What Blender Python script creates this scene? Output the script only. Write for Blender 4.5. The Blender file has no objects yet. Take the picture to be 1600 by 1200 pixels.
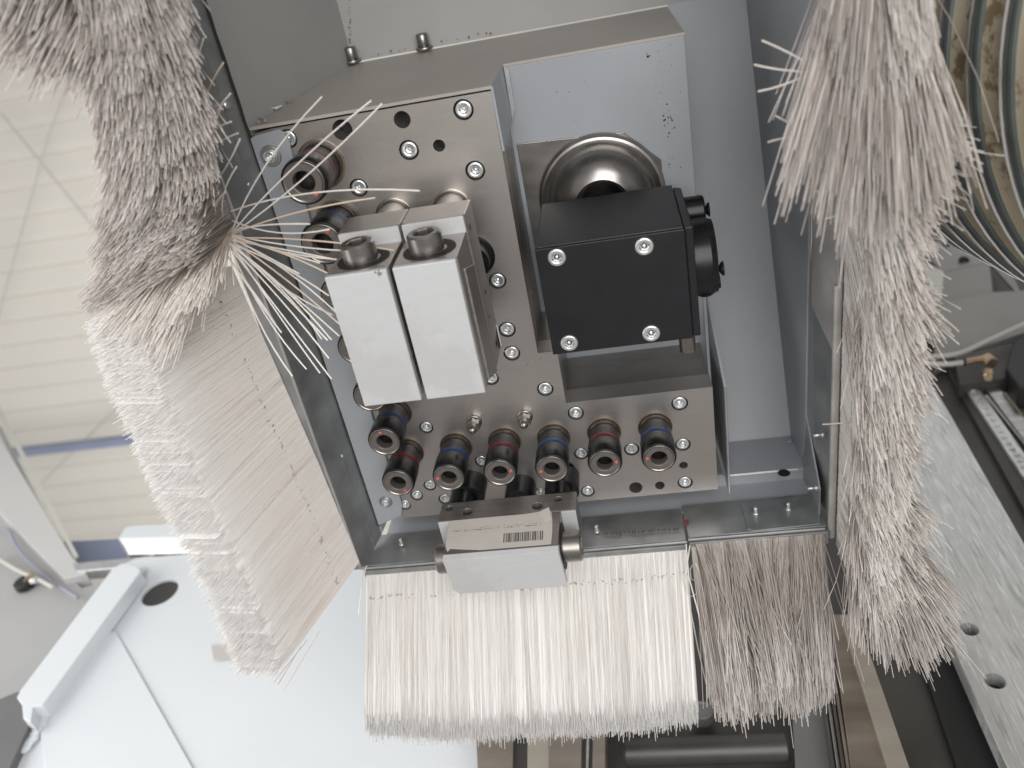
import bpy, bmesh, math, random
import numpy as np
from mathutils import Vector, Matrix
random.seed(7); rng = np.random.default_rng(7)
S = 0.001                                    # everything below is in millimetres
# ---------------------------------------------------------------- camera
# place frame: u = right along the drill plate, v = up along it, w = down out of it (towards the floor)
RC = np.array([[0.9812403, -0.1765499, -0.0774440], [-0.1131343, -0.8525841, 0.5101971], [-0.1561028, -0.4918644, -0.8565637]])
F = 1298.56; H = 430.0
def W(p): return Vector((p[0]*S, -p[1]*S, -p[2]*S))
sc = bpy.context.scene; C = sc.collection
cam = bpy.data.cameras.new('camera'); camo = bpy.data.objects.new('camera', cam); C.objects.link(camo)
cam.sensor_width = 36; cam.lens = F/1600*36; cam.clip_start = 0.01; cam.clip_end = 100
ax = W(RC[0]*1000).normalized(); ay = W(-RC[1]*1000).normalized(); az = W(-RC[2]*1000).normalized()
m = Matrix((ax, ay, az)).transposed().to_4x4(); m.translation = W((0, 0, H)); camo.matrix_world = m
cam.dof.use_dof = True; cam.dof.focus_distance = 0.47; cam.dof.aperture_fstop = 8.5
sc.camera = camo
sc.cycles.max_bounces = 14; sc.cycles.diffuse_bounces = 9; sc.cycles.transmission_bounces = 9; sc.cycles.glossy_bounces = 4
sc.view_settings.view_transform = 'Standard'; sc.view_settings.look = 'None'; sc.view_settings.exposure = 0.0
# ---------------------------------------------------------------- light of the hall
wd = bpy.data.worlds.new('World'); sc.world = wd; wd.use_nodes = True
nt = wd.node_tree; bg = nt.nodes['Background']; bg.inputs[1].default_value = 0.62
tc = nt.nodes.new('ShaderNodeTexCoord'); sx = nt.nodes.new('ShaderNodeSeparateXYZ'); cr = nt.nodes.new('ShaderNodeValToRGB'); mr = nt.nodes.new('ShaderNodeMapRange')
nt.links.new(tc.outputs['Generated'], sx.inputs[0]); nt.links.new(sx.outputs[2], mr.inputs[0]); mr.inputs[1].default_value = -1; mr.inputs[2].default_value = 1
nt.links.new(mr.outputs[0], cr.inputs[0]); nt.links.new(cr.outputs[0], bg.inputs[0])
e = cr.color_ramp.elements; e[0].position = 0.0; e[0].color = (.50, .475, .455, 1); e[1].position = 1; e[1].color = (1, 1, 1, 1)
for p_, c_ in ((.35, (.50, .48, .46, 1)), (.5, (.66, .665, .68, 1)), (.62, (1.0, 1.0, 1.0, 1))):
    q = cr.color_ramp.elements.new(p_); q.color = c_
def area(name, pos, target, size, power, col=(1, 1, 1)):
    l = bpy.data.lights.new(name, 'AREA'); l.shape = 'RECTANGLE'; l.size = size[0]; l.size_y = size[1]; l.energy = power; l.color = col
    o = bpy.data.objects.new(name, l); C.objects.link(o); o.location = W(pos)
    o.rotation_euler = (W(target)-W(pos)).to_track_quat('-Z', 'Y').to_euler(); return o
area('hall_window_light', (-1400, 60, 380), (-200, -300, 50), (1.4, 1.4), 19, (1, .99, .97))
area('floor_bounce_fill', (250, 500, 1300), (-50, -200, 0), (1.1, 1.1), 21, (1, .985, .96))  # added fill lamp standing in for bounce off the floor
area('ceiling_fill_light', (-1800, -1500, -1300), (-2000, -1500, -2600), (2.5, 2.5), 22, (1, .99, .97))  # fill lamp added to brighten the ceiling cladding, not a known fixture
# ---------------------------------------------------------------- measuring helpers (photo pixel -> point on a known plane)
def ray(x, y): return RC.T @ np.array([x-800.0, y-600.0, F])
def Pw(x, y, w):
    r = ray(x, y); t = (w-H)/r[2]; return np.array([r[0]*t, r[1]*t, w])
def Pv(x, y, v):
    r = ray(x, y); t = v/r[1]; return np.array([r[0]*t, v, H+r[2]*t])
def Pu(x, y, u):
    r = ray(x, y); t = u/r[0]; return np.array([u, r[1]*t, H+r[2]*t])
# ---------------------------------------------------------------- materials
def mat(name, col, metal=0.0, rough=0.5, noise=0.0, nscale=(60, 60, 60), bump=0.0, bscale=(300, 300, 300), spots=None, rvar=0.0, aniso=0, trans=0, spec=.5, ramp=None):
    m = bpy.data.materials.new(name); m.use_nodes = True; n = m.node_tree; N = n.nodes; L = n.links
    b = N['Principled BSDF']; b.inputs['Metallic'].default_value = metal; b.inputs['Roughness'].default_value = rough
    b.inputs['Specular IOR Level'].default_value = spec
    b.inputs['Base Color'].default_value = (*col, 1)
    if aniso: b.inputs['Anisotropic'].default_value = aniso
    t = N.new('ShaderNodeTexCoord')
    def nz(scale, detail=4, rg=.55):
        mp = N.new('ShaderNodeMapping'); mp.inputs['Scale'].default_value = scale; L.new(t.outputs['Object'], mp.inputs[0])
        x = N.new('ShaderNodeTexNoise'); x.inputs['Scale'].default_value = 1; x.inputs['Detail'].default_value = detail; x.inputs['Roughness'].default_value = rg
        L.new(mp.outputs[0], x.inputs['Vector']); return x
    last = None
    if noise or spots:
        x = nz(nscale); mx = N.new('ShaderNodeMix'); mx.data_type = 'RGBA'
        mx.inputs['A'].default_value = tuple(c*(1-noise) for c in col)+(1,); mx.inputs['B'].default_value = tuple(min(1, c*(1+noise)) for c in col)+(1,)
        r = N.new('ShaderNodeMapRange'); r.inputs[1].default_value = .3; r.inputs[2].default_value = .7; L.new(x.outputs['Fac'], r.inputs[0]); L.new(r.outputs[0], mx.inputs['Factor'])
        last = mx.outputs['Result']
        if rvar:
            r2 = N.new('ShaderNodeMapRange'); r2.inputs[1].default_value = .3; r2.inputs[2].default_value = .7; r2.inputs[3].default_value = max(.05, rough-rvar); r2.inputs[4].default_value = rough+rvar
            L.new(x.outputs['Fac'], r2.inputs[0]); L.new(r2.outputs[0], b.inputs['Roughness'])
    if spots:
        for (scol, sscale, thr, amt) in spots:
            x = nz((sscale,)*3 if not isinstance(sscale, tuple) else sscale, 5, .65); r = N.new('ShaderNodeMapRange'); r.inputs[1].default_value = thr; r.inputs[2].default_value = thr+.05; r.inputs[4].default_value = amt
            L.new(x.outputs['Fac'], r.inputs[0]); mx = N.new('ShaderNodeMix'); mx.data_type = 'RGBA'; L.new(r.outputs[0], mx.inputs['Factor']); L.new(last, mx.inputs['A']); mx.inputs['B'].default_value = (*scol, 1); last = mx.outputs['Result']
    if last: L.new(last, b.inputs['Base Color'])
    if bump:
        x = nz(bscale, 3); bp = N.new('ShaderNodeBump'); bp.inputs['Strength'].default_value = bump; bp.inputs['Distance'].default_value = .0003; L.new(x.outputs['Fac'], bp.inputs['Height']); L.new(bp.outputs[0], b.inputs['Normal'])
    return m
M = {}
M['plate'] = mat('ground_steel', (.50, .475, .455), .9, .37, .045, (60, 2600, 60), .07, (90, 6000, 100), [((.16, .13, .11), 160, .72, .6), ((.38, .34, .30), 16, .60, .35)], .04)
M['steelside'] = mat('oiled_steel', (.30, .285, .272), .9, .32, .18, (25, 60, 60), .1, (500, 500, 90), None, .08)
M['cover'] = mat('grey_paint_warm_bounce', (.39, .365, .335), 0, .42, .06, (12, 12, 12), .25, (500, 500, 500), [((.12, .09, .07), 110, .735, .7)])  # grey paint with warm bounce from the floor mixed into its colour
M['hoodgrey'] = mat('neutral_grey_paint', (.36, .363, .358), 0, .45, .06, (12, 12, 12), .25, (500, 500, 500), [((.10, .09, .08), 130, .74, .7)])
M['paint'] = mat('blue_grey_paint', (.325, .345, .372), 0, .42, .05, (14, 14, 14), .35, (650, 650, 650), [((.08, .08, .09), 150, .74, .8)])
M['zinc'] = mat('galvanised_sheet', (.37, .38, .385), .75, .42, .18, (45, 45, 45), .1, (400, 400, 400), [((.12, .11, .10), 90, .70, .6)], .1)
M['zincpale'] = mat('pale_galvanised_flange', (.50, .49, .475), .55, .48, .14, (60, 60, 30), .1, (400, 400, 400), [((.25, .22, .2), 60, .66, .5)], .08)
M['zincedge'] = mat('bright_zinc', (.62, .63, .64), .85, .33, .1, (80, 80, 80))
M['screw'] = mat('zinc_plated_screw', (.80, .83, .84), .85, .32, .08, (300, 300, 300))
M['alu'] = mat('milled_aluminium', (.54, .55, .565), .25, .55, .025, (90, 200, 200), .03, (900, 900, 900), [((.35, .31, .27), 45, .735, .4), ((.44, .43, .41), 12, .55, .35)])
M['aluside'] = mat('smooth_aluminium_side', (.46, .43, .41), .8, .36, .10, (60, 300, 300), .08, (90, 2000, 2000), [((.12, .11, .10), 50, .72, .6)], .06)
M['black'] = mat('black_anodised', (.015, .015, .018), .25, .42, .15, (60, 60, 60), .12, (900, 900, 900), [((.22, .22, .24), 190, .76, .7)])
M['rubber'] = mat('blackened_steel', (.018, .019, .021), .5, .32, .3, (60, 60, 200), .05, (400, 400, 400), None, .08)
M['steelring'] = mat('turned_steel', (.30, .275, .255), .95, .3, .12, (200, 200, 200), 0, spots=[((.16, .12, .1), 120, .64, .6)])
M['boltsteel'] = mat('brown_tempered_steel', (.31, .292, .275), .92, .32, .10, (300, 300, 300), .04, (1500, 1500, 1500), None, .05)
M['dullsteel'] = mat('dull_grey_steel', (.175, .16, .15), .6, .5, .1, (400, 400, 400)); M['darkring'] = mat('dark_steel_neck', (.13, .115, .10), .8, .4, .2, (300, 300, 300))
M['bowl'] = mat('pressed_steel', (.31, .297, .285), .95, .31, .15, (40, 40, 40), .03, (200, 200, 200), [((.10, .08, .07), 60, .68, .5)], .06)
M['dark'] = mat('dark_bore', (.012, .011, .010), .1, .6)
M['red'] = mat('red_band', (.13, .010, .018), 0, .45); M['blue'] = mat('blue_band', (.014, .055, .16), 0, .45)
M['reddot'] = mat('red_mark', (.75, .10, .07), 0, .5)
M['stain'] = mat('rust_stain', (.17, .11, .065), .2, .55, .3, (150, 150, 150))
M['label'] = mat('paper_label', (.55, .52, .49), 0, .6, .05, (50, 50, 50), .1, (300, 300, 300), [((.36, .26, .2), 60, .66, .5)])
M['ink'] = mat('black_ink', (.03, .03, .03), 0, .6); M['inkgrey'] = mat('faint_ink', (.10, .10, .10), .3, .55); M['stamp'] = mat('red_stamp', (.30, .03, .04), 0, .6)
M['white'] = mat('white_machine_paint', (.72, .755, .785), 0, .35, .02, (6, 6, 6), .3, (120, 120, 120))
M['whiteframe'] = mat('window_frame_paint', (.55, .55, .545), 0, .35, .03, (8, 8, 8))
M['greyframe'] = mat('grey_gasket', (.15, .15, .152), 0, .4, .1, (10, 10, 10))
M['bluebeam'] = mat('blue_beam_paint', (.26, .30, .43), .1, .3, .1, (6, 6, 6))
M['cabinet'] = mat('grey_cabinet_paint', (.40, .40, .40), 0, .4, .05, (7, 7, 7))
M['roof'] = mat('cream_cladding', (.73, .705, .655), 0, .5, .03, (1.5, 1.5, 1.5)); M['roofgap'] = mat('cladding_joint', (.42, .41, .38), 0, .6)
M['castalu'] = mat('scraped_aluminium', (.66, .665, .66), .65, .4, .10, (30, 30, 14), .3, (700, 90, 60), [((.90, .91, .91), (520, 20, 30), .53, .75), ((.40, .40, .39), (300, 20, 18), .56, .6)], .06)
M['darksteel'] = mat('dark_machine_steel', (.085, .08, .078), .5, .45, .25, (12, 12, 12), .1, (200, 200, 200), None, .08)
M['brownsteel'] = mat('warm_ground_steel', (.34, .29, .25), .85, .38, .2, (10, 10, 50), .05, (50, 50, 500), None, .08)
M['beigestrip'] = mat('beige_guide_strip', (.46, .42, .36), .6, .4, .1, (10, 10, 60))
M['railsteel'] = mat('polished_rail', (.50, .49, .48), 1, .2, .2, (30, 30, 200), 0)
M['casting'] = mat('grey_cast_paint', (.27, .26, .25), .1, .5, .08, (10, 10, 10), .3, (160, 160, 160))
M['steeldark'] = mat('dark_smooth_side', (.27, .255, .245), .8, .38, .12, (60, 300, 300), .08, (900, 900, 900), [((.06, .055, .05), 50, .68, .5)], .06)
M['castlight'] = mat('light_cast_tone', (.62, .63, .62), .4, .45, .06, (12, 12, 12), .2, (140, 140, 140))
M['brass'] = mat('brass', (.50, .37, .26), .9, .3, .1, (90, 90, 90)); M['cable'] = mat('grey_plastic_tube', (.52, .51, .47), 0, .4)
M['cableblue'] = mat('violet_grey_cable', (.30, .30, .38), 0, .4); M['blackplastic'] = mat('black_plastic', (.015, .015, .016), 0, .45)
M['hosewall'] = mat('stained_hose_wall', (.86, .77, .58), 0, .28, .14, (14, 14, 14), .15, (70, 70, 70), [((.30, .19, .08), (22, 34, 34), .56, .8), ((.14, .09, .05), 60, .68, .8)])
M['hoserib'] = mat('teal_grey_rib', (.17, .20, .20), .2, .35, .15, (60, 60, 60)); M['wire'] = mat('hose_wire', (.95, .95, .96), .9, .2)
def bristle_mat(name, cols, trans, band=None, tipmix=.6):
    m = bpy.data.materials.new(name); m.use_nodes = True; n = m.node_tree; N = n.nodes; L = n.links
    for x in list(N): N.remove(x)
    out = N.new('ShaderNodeOutputMaterial'); at = N.new('ShaderNodeAttribute'); at.attribute_name = 'strand'
    sp = N.new('ShaderNodeSeparateColor'); L.new(at.outputs['Color'], sp.inputs[0])
    cr = N.new('ShaderNodeValToRGB'); L.new(sp.outputs[0], cr.inputs[0]); el = cr.color_ramp.elements
    el[0].color = (*cols[0], 1); el[1].color = (*cols[-1], 1)
    for i, c in enumerate(cols[1:-1]): q = el.new((i+1)/(len(cols)-1)); q.color = (*c, 1)
    last = cr.outputs[0]
    tm = N.new('ShaderNodeMix'); tm.data_type = 'RGBA'; tr = N.new('ShaderNodeMapRange'); tr.inputs[1].default_value = .55; tr.inputs[2].default_value = 1.0; tr.inputs[4].default_value = tipmix
    L.new(sp.outputs[1], tr.inputs[0]); L.new(tr.outputs[0], tm.inputs['Factor']); L.new(last, tm.inputs['A']); tm.inputs['B'].default_value = (.97, .965, .96, 1); last = tm.outputs['Result']
    if band:
        def mth(op, a, b=None):
            x = N.new('ShaderNodeMath'); x.operation = op
            for i, y in enumerate((a, b)):
                if y is None: continue
                if isinstance(y, (int, float)): x.inputs[i].default_value = y
                else: L.new(y, x.inputs[i])
            return x.outputs[0]
        d = mth('ABSOLUTE', mth('SUBTRACT', sp.outputs[1], band[0])); inb = mth('LESS_THAN', d, band[1])
        nz = N.new('ShaderNodeTexNoise'); nz.inputs['Scale'].default_value = band[2]; nz.inputs['Detail'].default_value = 3
        tcc = N.new('ShaderNodeTexCoord'); L.new(tcc.outputs['Object'], nz.inputs['Vector'])
        g = mth('GREATER_THAN', nz.outputs['Fac'], band[3]); fac = mth('MULTIPLY', mth('MULTIPLY', inb, g), .65)
        mx = N.new('ShaderNodeMix'); mx.data_type = 'RGBA'; L.new(fac, mx.inputs['Factor']); L.new(last, mx.inputs['A']); mx.inputs['B'].default_value = (.13, .09, .08, 1); last = mx.outputs['Result']
    d = N.new('ShaderNodeBsdfDiffuse'); t = N.new('ShaderNodeBsdfTranslucent'); g = N.new('ShaderNodeBsdfGlossy'); g.inputs['Roughness'].default_value = .28
    L.new(last, d.inputs[0]); L.new(last, t.inputs[0]); m1 = N.new('ShaderNodeMixShader'); m1.inputs[0].default_value = trans; L.new(d.outputs[0], m1.inputs[1]); L.new(t.outputs[0], m1.inputs[2])
    m2 = N.new('ShaderNodeMixShader'); m2.inputs[0].default_value = .06; L.new(m1.outputs[0], m2.inputs[1]); L.new(g.outputs[0], m2.inputs[2]); L.new(m2.outputs[0], out.inputs[0])
    return m
M['b_clean'] = bristle_mat('clean_nylon', [(.90, .87, .83), (.94, .92, .895), (.96, .95, .94)], 0.25, (.17, .012, 500, .60), tipmix=0.6)
M['b_left'] = bristle_mat('clean_nylon_left', [(.90, .83, .76), (.935, .885, .84), (.955, .93, .91)], 0.25, (.24, .012, 380, .58), tipmix=0.85)
M['b_dirty'] = bristle_mat('dusty_nylon', [(.34, .28, .25), (.58, .515, .475), (.74, .69, .65), (.85, .81, .785)], 0.25, tipmix=0.3)
M['b_grey'] = bristle_mat('grimy_nylon', [(.32, .255, .225), (.56, .49, .455), (.72, .655, .62), (.83, .785, .76)], 0.25, tipmix=0.25)
M['b_tan'] = bristle_mat('tan_nylon', [(.84, .70, .58), (.92, .84, .76), (.95, .92, .89)], 0.3, tipmix=0.6)
M['b_base'] = bristle_mat('pale_worn_nylon', [(.70, .65, .60), (.84, .80, .76), (.92, .90, .88)], 0.25, tipmix=0.2)
# ---------------------------------------------------------------- mesh helpers
def tag(o, label=None, cat=None, group=None, kind=None):
    if label: o['label'] = label
    if cat: o['category'] = cat
    if group: o['group'] = group
    if kind: o['kind'] = kind
    return o
class MB:
    def __init__(s): s.v = []; s.f = []; s.sm = []
    def add(s, vs, fs, smooth=False):
        k = len(s.v); s.v += [tuple(map(float, p)) for p in vs]; s.f += [tuple(i+k for i in f) for f in fs]; s.sm += [smooth]*len(fs); return s
    def box(s, a, b):
        a, b = np.minimum(a, b), np.maximum(a, b)
        p = [(x, y, z) for x in (a[0], b[0]) for y in (a[1], b[1]) for z in (a[2], b[2])]
        return s.add(p, [(0, 1, 3, 2), (4, 6, 7, 5), (0, 4, 5, 1), (2, 3, 7, 6), (0, 2, 6, 4), (1, 5, 7, 3)])
    def prism(s, pts, vec):
        pts = [np.array(p, float) for p in pts]; vec = np.array(vec, float); n = len(pts)
        nn = sum((np.cross(pts[i], pts[(i+1) % n]) for i in range(n)), np.zeros(3))
        if nn @ vec > 0: pts = pts[::-1]
        vs = pts+[p+vec for p in pts]
        return s.add(vs, [tuple(range(n)), tuple(range(2*n-1, n-1, -1))]+[(i, i+n, (i+1) % n+n, (i+1) % n) for i in range(n)])
    def lathe(s, prof, o, axis, seg=28, smooth=True, phase=0):      # prof: (radius, distance along axis)
        o = np.array(o, float); a = np.array(axis, float); a /= np.linalg.norm(a)
        x = np.cross(a, [0, 0, 1.0] if abs(a[2]) < .9 else [1.0, 0, 0]); x /= np.linalg.norm(x); y = np.cross(a, x)
        vs = []; fs = []
        for r, d in prof:
            for k in range(seg):
                t = 2*math.pi*k/seg+phase; vs.append(o+a*d+r*(math.cos(t)*x+math.sin(t)*y))
        for i in range(len(prof)-1):
            if abs(prof[i][0]) < 1e-6 and abs(prof[i+1][0]) < 1e-6: continue
            for k in range(seg):
                k2 = (k+1) % seg; fs.append((i*seg+k, i*seg+k2, (i+1)*seg+k2, (i+1)*seg+k))
        return s.add(vs, fs, smooth)
    def cyl(s, p0, p1, r, seg=24, ch=0.0, r1=None, phase=0, smooth=True):
        p0 = np.array(p0, float); p1 = np.array(p1, float); L = np.linalg.norm(p1-p0); r1 = r if r1 is None else r1
        pr = [(0, 0), (r-ch, 0), (r, ch), (r1, L-ch), (r1-ch, L), (0, L)] if ch else [(0, 0), (r, 0), (r1, L), (0, L)]
        return s.lathe(pr, p0, p1-p0, seg, smooth, phase)
    def tube(s, path, r, seg=8):
        path = [np.array(p, float) for p in path]; n = len(path); vs = []; fs = []; px = None
        for i, p in enumerate(path):
            t = path[min(i+1, n-1)]-path[max(i-1, 0)]; t /= np.linalg.norm(t)
            if px is None: px = np.cross(t, [.3, .5, .8])
            px = px-t*(px@t); px /= np.linalg.norm(px); py = np.cross(t, px)
            for k in range(seg): a = 2*math.pi*k/seg; vs.append(p+r*(math.cos(a)*px+math.sin(a)*py))
        for i in range(n-1):
            for k in range(seg): k2 = (k+1) % seg; fs.append((i*seg+k, i*seg+k2, (i+1)*seg+k2, (i+1)*seg+k))
        fs += [tuple(range(seg-1, -1, -1)), tuple(range((n-1)*seg, n*seg))]
        return s.add(vs, fs, True)
    def mesh(s, name, material, origin=(0, 0, 0)):
        me = bpy.data.meshes.new(name); o = np.array(origin, float)
        me.from_pydata([tuple(W(np.array(p)-o)) for p in s.v], [], s.f)
        me.polygons.foreach_set('use_smooth', s.sm); me.materials.append(material)
        bm = bmesh.new(); bm.from_mesh(me); bmesh.ops.remove_doubles(bm, verts=bm.verts, dist=1e-7)
        bmesh.ops.recalc_face_normals(bm, faces=bm.faces); bm.to_mesh(me); bm.free()
        return me
    def build(s, name, material, parent=None, origin=None, bevel=0, seg=2):
        if origin is None: origin = parent['_o'] if parent else (0, 0, 0)
        me = s.mesh(name, material, origin); o = bpy.data.objects.new(name, me); C.objects.link(o); put(o, parent, origin)
        if bevel:
            b = o.modifiers.new('bevel', 'BEVEL'); b.width = bevel*S; b.segments = seg; b.limit_method = 'ANGLE'; b.angle_limit = math.radians(35); b.harden_normals = False
        if any(s.sm) and not bevel: me.set_sharp_from_angle(angle=math.radians(38))
        return o
def put(o, parent, origin):
    ORG[o.name] = tuple(float(x) for x in origin)
    if parent: o.parent = parent; o.location = W(np.array(origin)-np.array(ORG[parent.name]))
    else: o.location = W(origin)
ORG = {}
class _P(dict): pass
def thing(name, origin, label, cat, group=None, kind=None):
    o = bpy.data.objects.new(name, None); C.objects.link(o); o.empty_display_size = .01; put(o, None, origin); return tag(o, label, cat, group, kind)
def B(mb, name, m, parent=None, origin=None, bevel=0, **k):
    if origin is None: origin = ORG[parent.name] if parent else np.array(mb.v).mean(0)
    o = mb.build(name, M[m], parent, origin, bevel)
    if k: tag(o, **k)
    return o
def inst(name, me, parent, pos, **k):
    o = bpy.data.objects.new(name, me); C.objects.link(o); put(o, parent, pos)
    if k: tag(o, **k)
    return o
def drilled(outline, holes, w0, thick, bottom=True):
    """flat plate facing w at w0 with real round holes; holes: (u, v, r, depth)"""
    bm = bmesh.new(); loops = []
    def loop(pts):
        vs = [bm.verts.new((p[0], p[1], w0)) for p in pts]; es = [bm.edges.new((vs[i], vs[(i+1) % len(vs)])) for i in range(len(vs))]; return vs, es
    allE = []; v, e = loop(outline); allE += e
    hl = []
    for (u_, v_, r, d) in holes:
        n = 28; vs, es = loop([(u_+r*math.cos(2*math.pi*k/n), v_+r*math.sin(2*math.pi*k/n)) for k in range(n)]); allE += es; hl.append((vs, d))
    bmesh.ops.triangle_fill(bm, use_beauty=True, use_dissolve=False, edges=allE)
    mb = MB(); bm.verts.index_update(); mb.add([tuple(x.co) for x in bm.verts], [tuple(x.index for x in f.verts) for f in bm.faces])
    n = len(outline); mb.add([(p[0], p[1], w0) for p in outline]+[(p[0], p[1], w0-thick) for p in outline], [(i, (i+1) % n, (i+1) % n+n, i+n) for i in range(n)]+([tuple(range(n, 2*n))] if bottom else []))
    for vs, d in hl:
        c = [tuple(x.co) for x in vs]; m_ = len(c)
        mb.add(c+[(p[0], p[1], w0-d) for p in c], [(i, i+m_, (i+1) % m_+m_, (i+1) % m_) for i in range(m_)], True)
    bm.free(); return mb
def rot_box_poly(cx, cy, r, n=6, ph=0): return [(cx+r*math.cos(2*math.pi*k/n+ph), cy+r*math.sin(2*math.pi*k/n+ph)) for k in range(n)]
def screw_mesh(r, axis=(0, 0, 1), name='socket_screw', h=2.2, hexr=.46):
    """flanged cap screw with a hexagon socket, face at distance 0 along the axis"""
    mb = MB(); a = np.array(axis, float)
    mb.lathe([(r*.98, -6), (r, -h), (r, -.35), (r*.93, 0), (r*.66, .05), (r*.60, -.18), (hexr*r*1.12, -.15)], (0, 0, 0), a, 28)
    mb.lathe([(hexr*r*1.12, -.15), (hexr*r, -.35), (hexr*r*.97, -.9), (hexr*r*.5, -1.1), (0, -.5)], (0, 0, 0), a, 6, False, .5)
    return mb.mesh(name, M['screw'])
# ================================================================= THE HOOD (sheet-metal box round the head)
Z = lambda u, v, w: np.array([u, v, w], float)
hood = thing('dust_hood', (-45, -140, 26), 'blue-grey sheet metal dust hood boxed around the drilling head with pins along its zinc rims', 'dust hood')
LW0, LW1, RT = (-188, 0), (-174, -172), 93
B(MB().prism([Z(-188, 95, 0), Z(-188, -352, 0), Z(-174, -352, -172), Z(-174, 95, -172)], (-1.5, 0, 0)), 'side_wall', 'hoodgrey', hood)
B(MB().prism([Z(97.5, 95, 6), Z(96.7, -360, -24), Z(95.6, -360, -62), Z(92.8, -75, -172), Z(92.8, 95, -172)], (1.5, 0, 0)), 'side_wall', 'paint', hood)
B(MB().prism([Z(-174, 95, -172), Z(93.5, 95, -172), Z(93.5, -74, -172), Z(-174, -74, -172)], (0, 0, -1.5)), 'ceiling_panel', 'hoodgrey', hood)
B(MB().prism([Z(43, -74, -171.5), Z(93.4, -74, -171.5), Z(97, -349, -60), Z(43, -349, -60)], (0, 0, -1.5)), 'sloping_panel', 'paint', hood)
B(MB().prism([Z(-190, 96, 26), Z(100, 96, 26), Z(94, 96, -174), Z(-176, 96, -174)], (0, 1.5, 0)), 'end_wall', 'paint', hood)
# left zinc channel: two long faces
zl = MB(); zl.prism([Z(-198.5, 95, 26), Z(-198.5, -359, 26), Z(-193, -357, 10), Z(-193, 95, 10)], (-1.2, 0, -.3))
B(zl, 'zinc_channel', 'zinc', hood)
B(MB().prism([Z(-192.6, 95, 10), Z(-192.6, -356.5, 10), Z(-188.6, -353, 0), Z(-188.6, 95, 0)], (-1.2, 0, -.3)), 'zinc_lip', 'zinc', hood)
B(MB().tube([Z(-199.3, 95, 26), Z(-199.3, -360, 26)], .9), 'rim_edge', 'zincedge', hood)
rngs = random.Random(3); p_ = []
for k in range(60): p_.append(Z(-188.2+rngs.uniform(-.25, .25), 80-k*7.2, 1.2))
B(MB().tube(p_, .75, 6), 'dark_sealant', 'dark', hood)
# right zinc channel
B(MB().prism([Z(97.6, 95, 4), Z(97.7, -172, -5), Z(97.4, -305, -30), Z(99, -357, -6), Z(103.5, -357, 24), Z(104.6, -172, 26), Z(105.2, 95, 26)], (1.2, 0, 0)), 'zinc_channel', 'zinc', hood)
B(MB().prism([Z(97.4, 95, 4), Z(97.5, -172, -4), Z(97.9, -222, -6), Z(103.6, -240, 24), Z(104.2, -172, 25.5), Z(104.8, 95, 25.5)], (-.5, 0, 0)), 'flange_plate', 'zincpale', hood)
B(MB().tube([Z(105.2, 95, 26), Z(104.9, -190, 26)], .9), 'rim_edge', 'zinc', hood)
B(MB().tube([Z(103.6, -196, 25), Z(103.4, -250, 24.5), Z(102.3, -366, 24.5)], 2.3, 14), 'rolled_rim', 'zincpale', hood)
B(MB().prism([Z(97.2, -300, -28), Z(96.4, -357, -28), Z(96.6, -357, 16), Z(97.4, -337, 14)], (1.0, 0, 0)), 'corner_gusset', 'zinc', hood)
# bottom wall
B(MB().prism([Z(45, -348, -60), Z(97, -348, -60), Z(97, -349, -24), Z(45, -349, -24)], (0, -1.5, 0)), 'back_wall', 'paint', hood)
B(MB().prism([Z(45, -349, -24), Z(93, -349, -24), Z(93, -349.7, -23.2), Z(45, -349.7, -23.2)], (0, -1, -1)), 'wall_lip', 'zincedge', hood)
B(MB().prism([Z(-188, -359, -26), Z(99, -359, -26), Z(99, -359, -2), Z(-188, -359, -2)], (0, -1.5, 0)), 'front_wall', 'paint', hood)
B(MB().box((40, -349.5, -27), (97, -359, -25.6)), 'wall_flange', 'paint', hood)
B(MB().prism([Z(-197, -357.6, -4.5), Z(14.3, -357.6, -4.5), Z(14.6, -357.6, 26), Z(-198.5, -357.6, 26)], (0, -1.3, 0)), 'zinc_angle', 'zinc', hood, bevel=.3)
B(MB().prism([Z(15.4, -356.6, -6.2), Z(98.5, -356.6, -6.2), Z(99, -356.6, 25.2), Z(16.2, -356.6, 25.2)], (0, -1.3, 0)), 'zinc_angle', 'zinc', hood, bevel=.3)
B(MB().tube([Z(-198, -359, 27), Z(15, -359, 27)], .8), 'rim_edge', 'zincedge', hood)
B(MB().tube([Z(16, -358, 26.4), Z(98, -358, 26.4)], .8), 'rim_edge', 'zincedge', hood)
tabp = [Pv(1158, 787, -355.4), Pv(1281, 770, -355.4), Pv(1281, 818, -355.4), Pv(1176, 829, -355.4), Pv(1168, 826, -355.4)]
B(MB().prism(tabp, (0, -1.0, 0)), 'joint_plate', 'zinc', hood, bevel=.2)
B(MB().box(Pv(1070, 813, -356)+[0, 0, 0], Pv(1070, 813, -356)+[2.2, .5, 4.2]), 'red_stamp', 'stamp', hood)
ink = MB(); x = 945.0
while x < 1062:
    wdt = random.uniform(.8, 2.4); hh = random.choice((1.6, 2.2, 2.8)); p = Pv(x, 834-.07*(x-945), -356.4); ink.box(p, p+[wdt*.35, .85, hh*.8]); x += wdt+random.choice((1.5, 2, 4.5))
B(ink, 'faint_print', 'inkgrey', hood)
pinm = MB().cyl((0, 0, 0), (0, 5.5, 0), 1.25, 14, .3).cyl((0, -.2, 0), (0, 1.2, 0), 1.9, 14).mesh('threaded_pin', M['zincedge'])
pinx = MB().cyl((0, 0, 0), (-5.5, 0, 0), 1.35, 14, .35).cyl((.2, 0, 0), (-.8, 0, 0), 2.1, 14).mesh('threaded_pin', M['zincedge'])
for px, py in ((628, 851), (933, 831), (1181, 803), (1232, 796)): inst('threaded_pin', pinm, hood, Pv(px, py, -356.6 if px < 1100 else -355.4))
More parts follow.
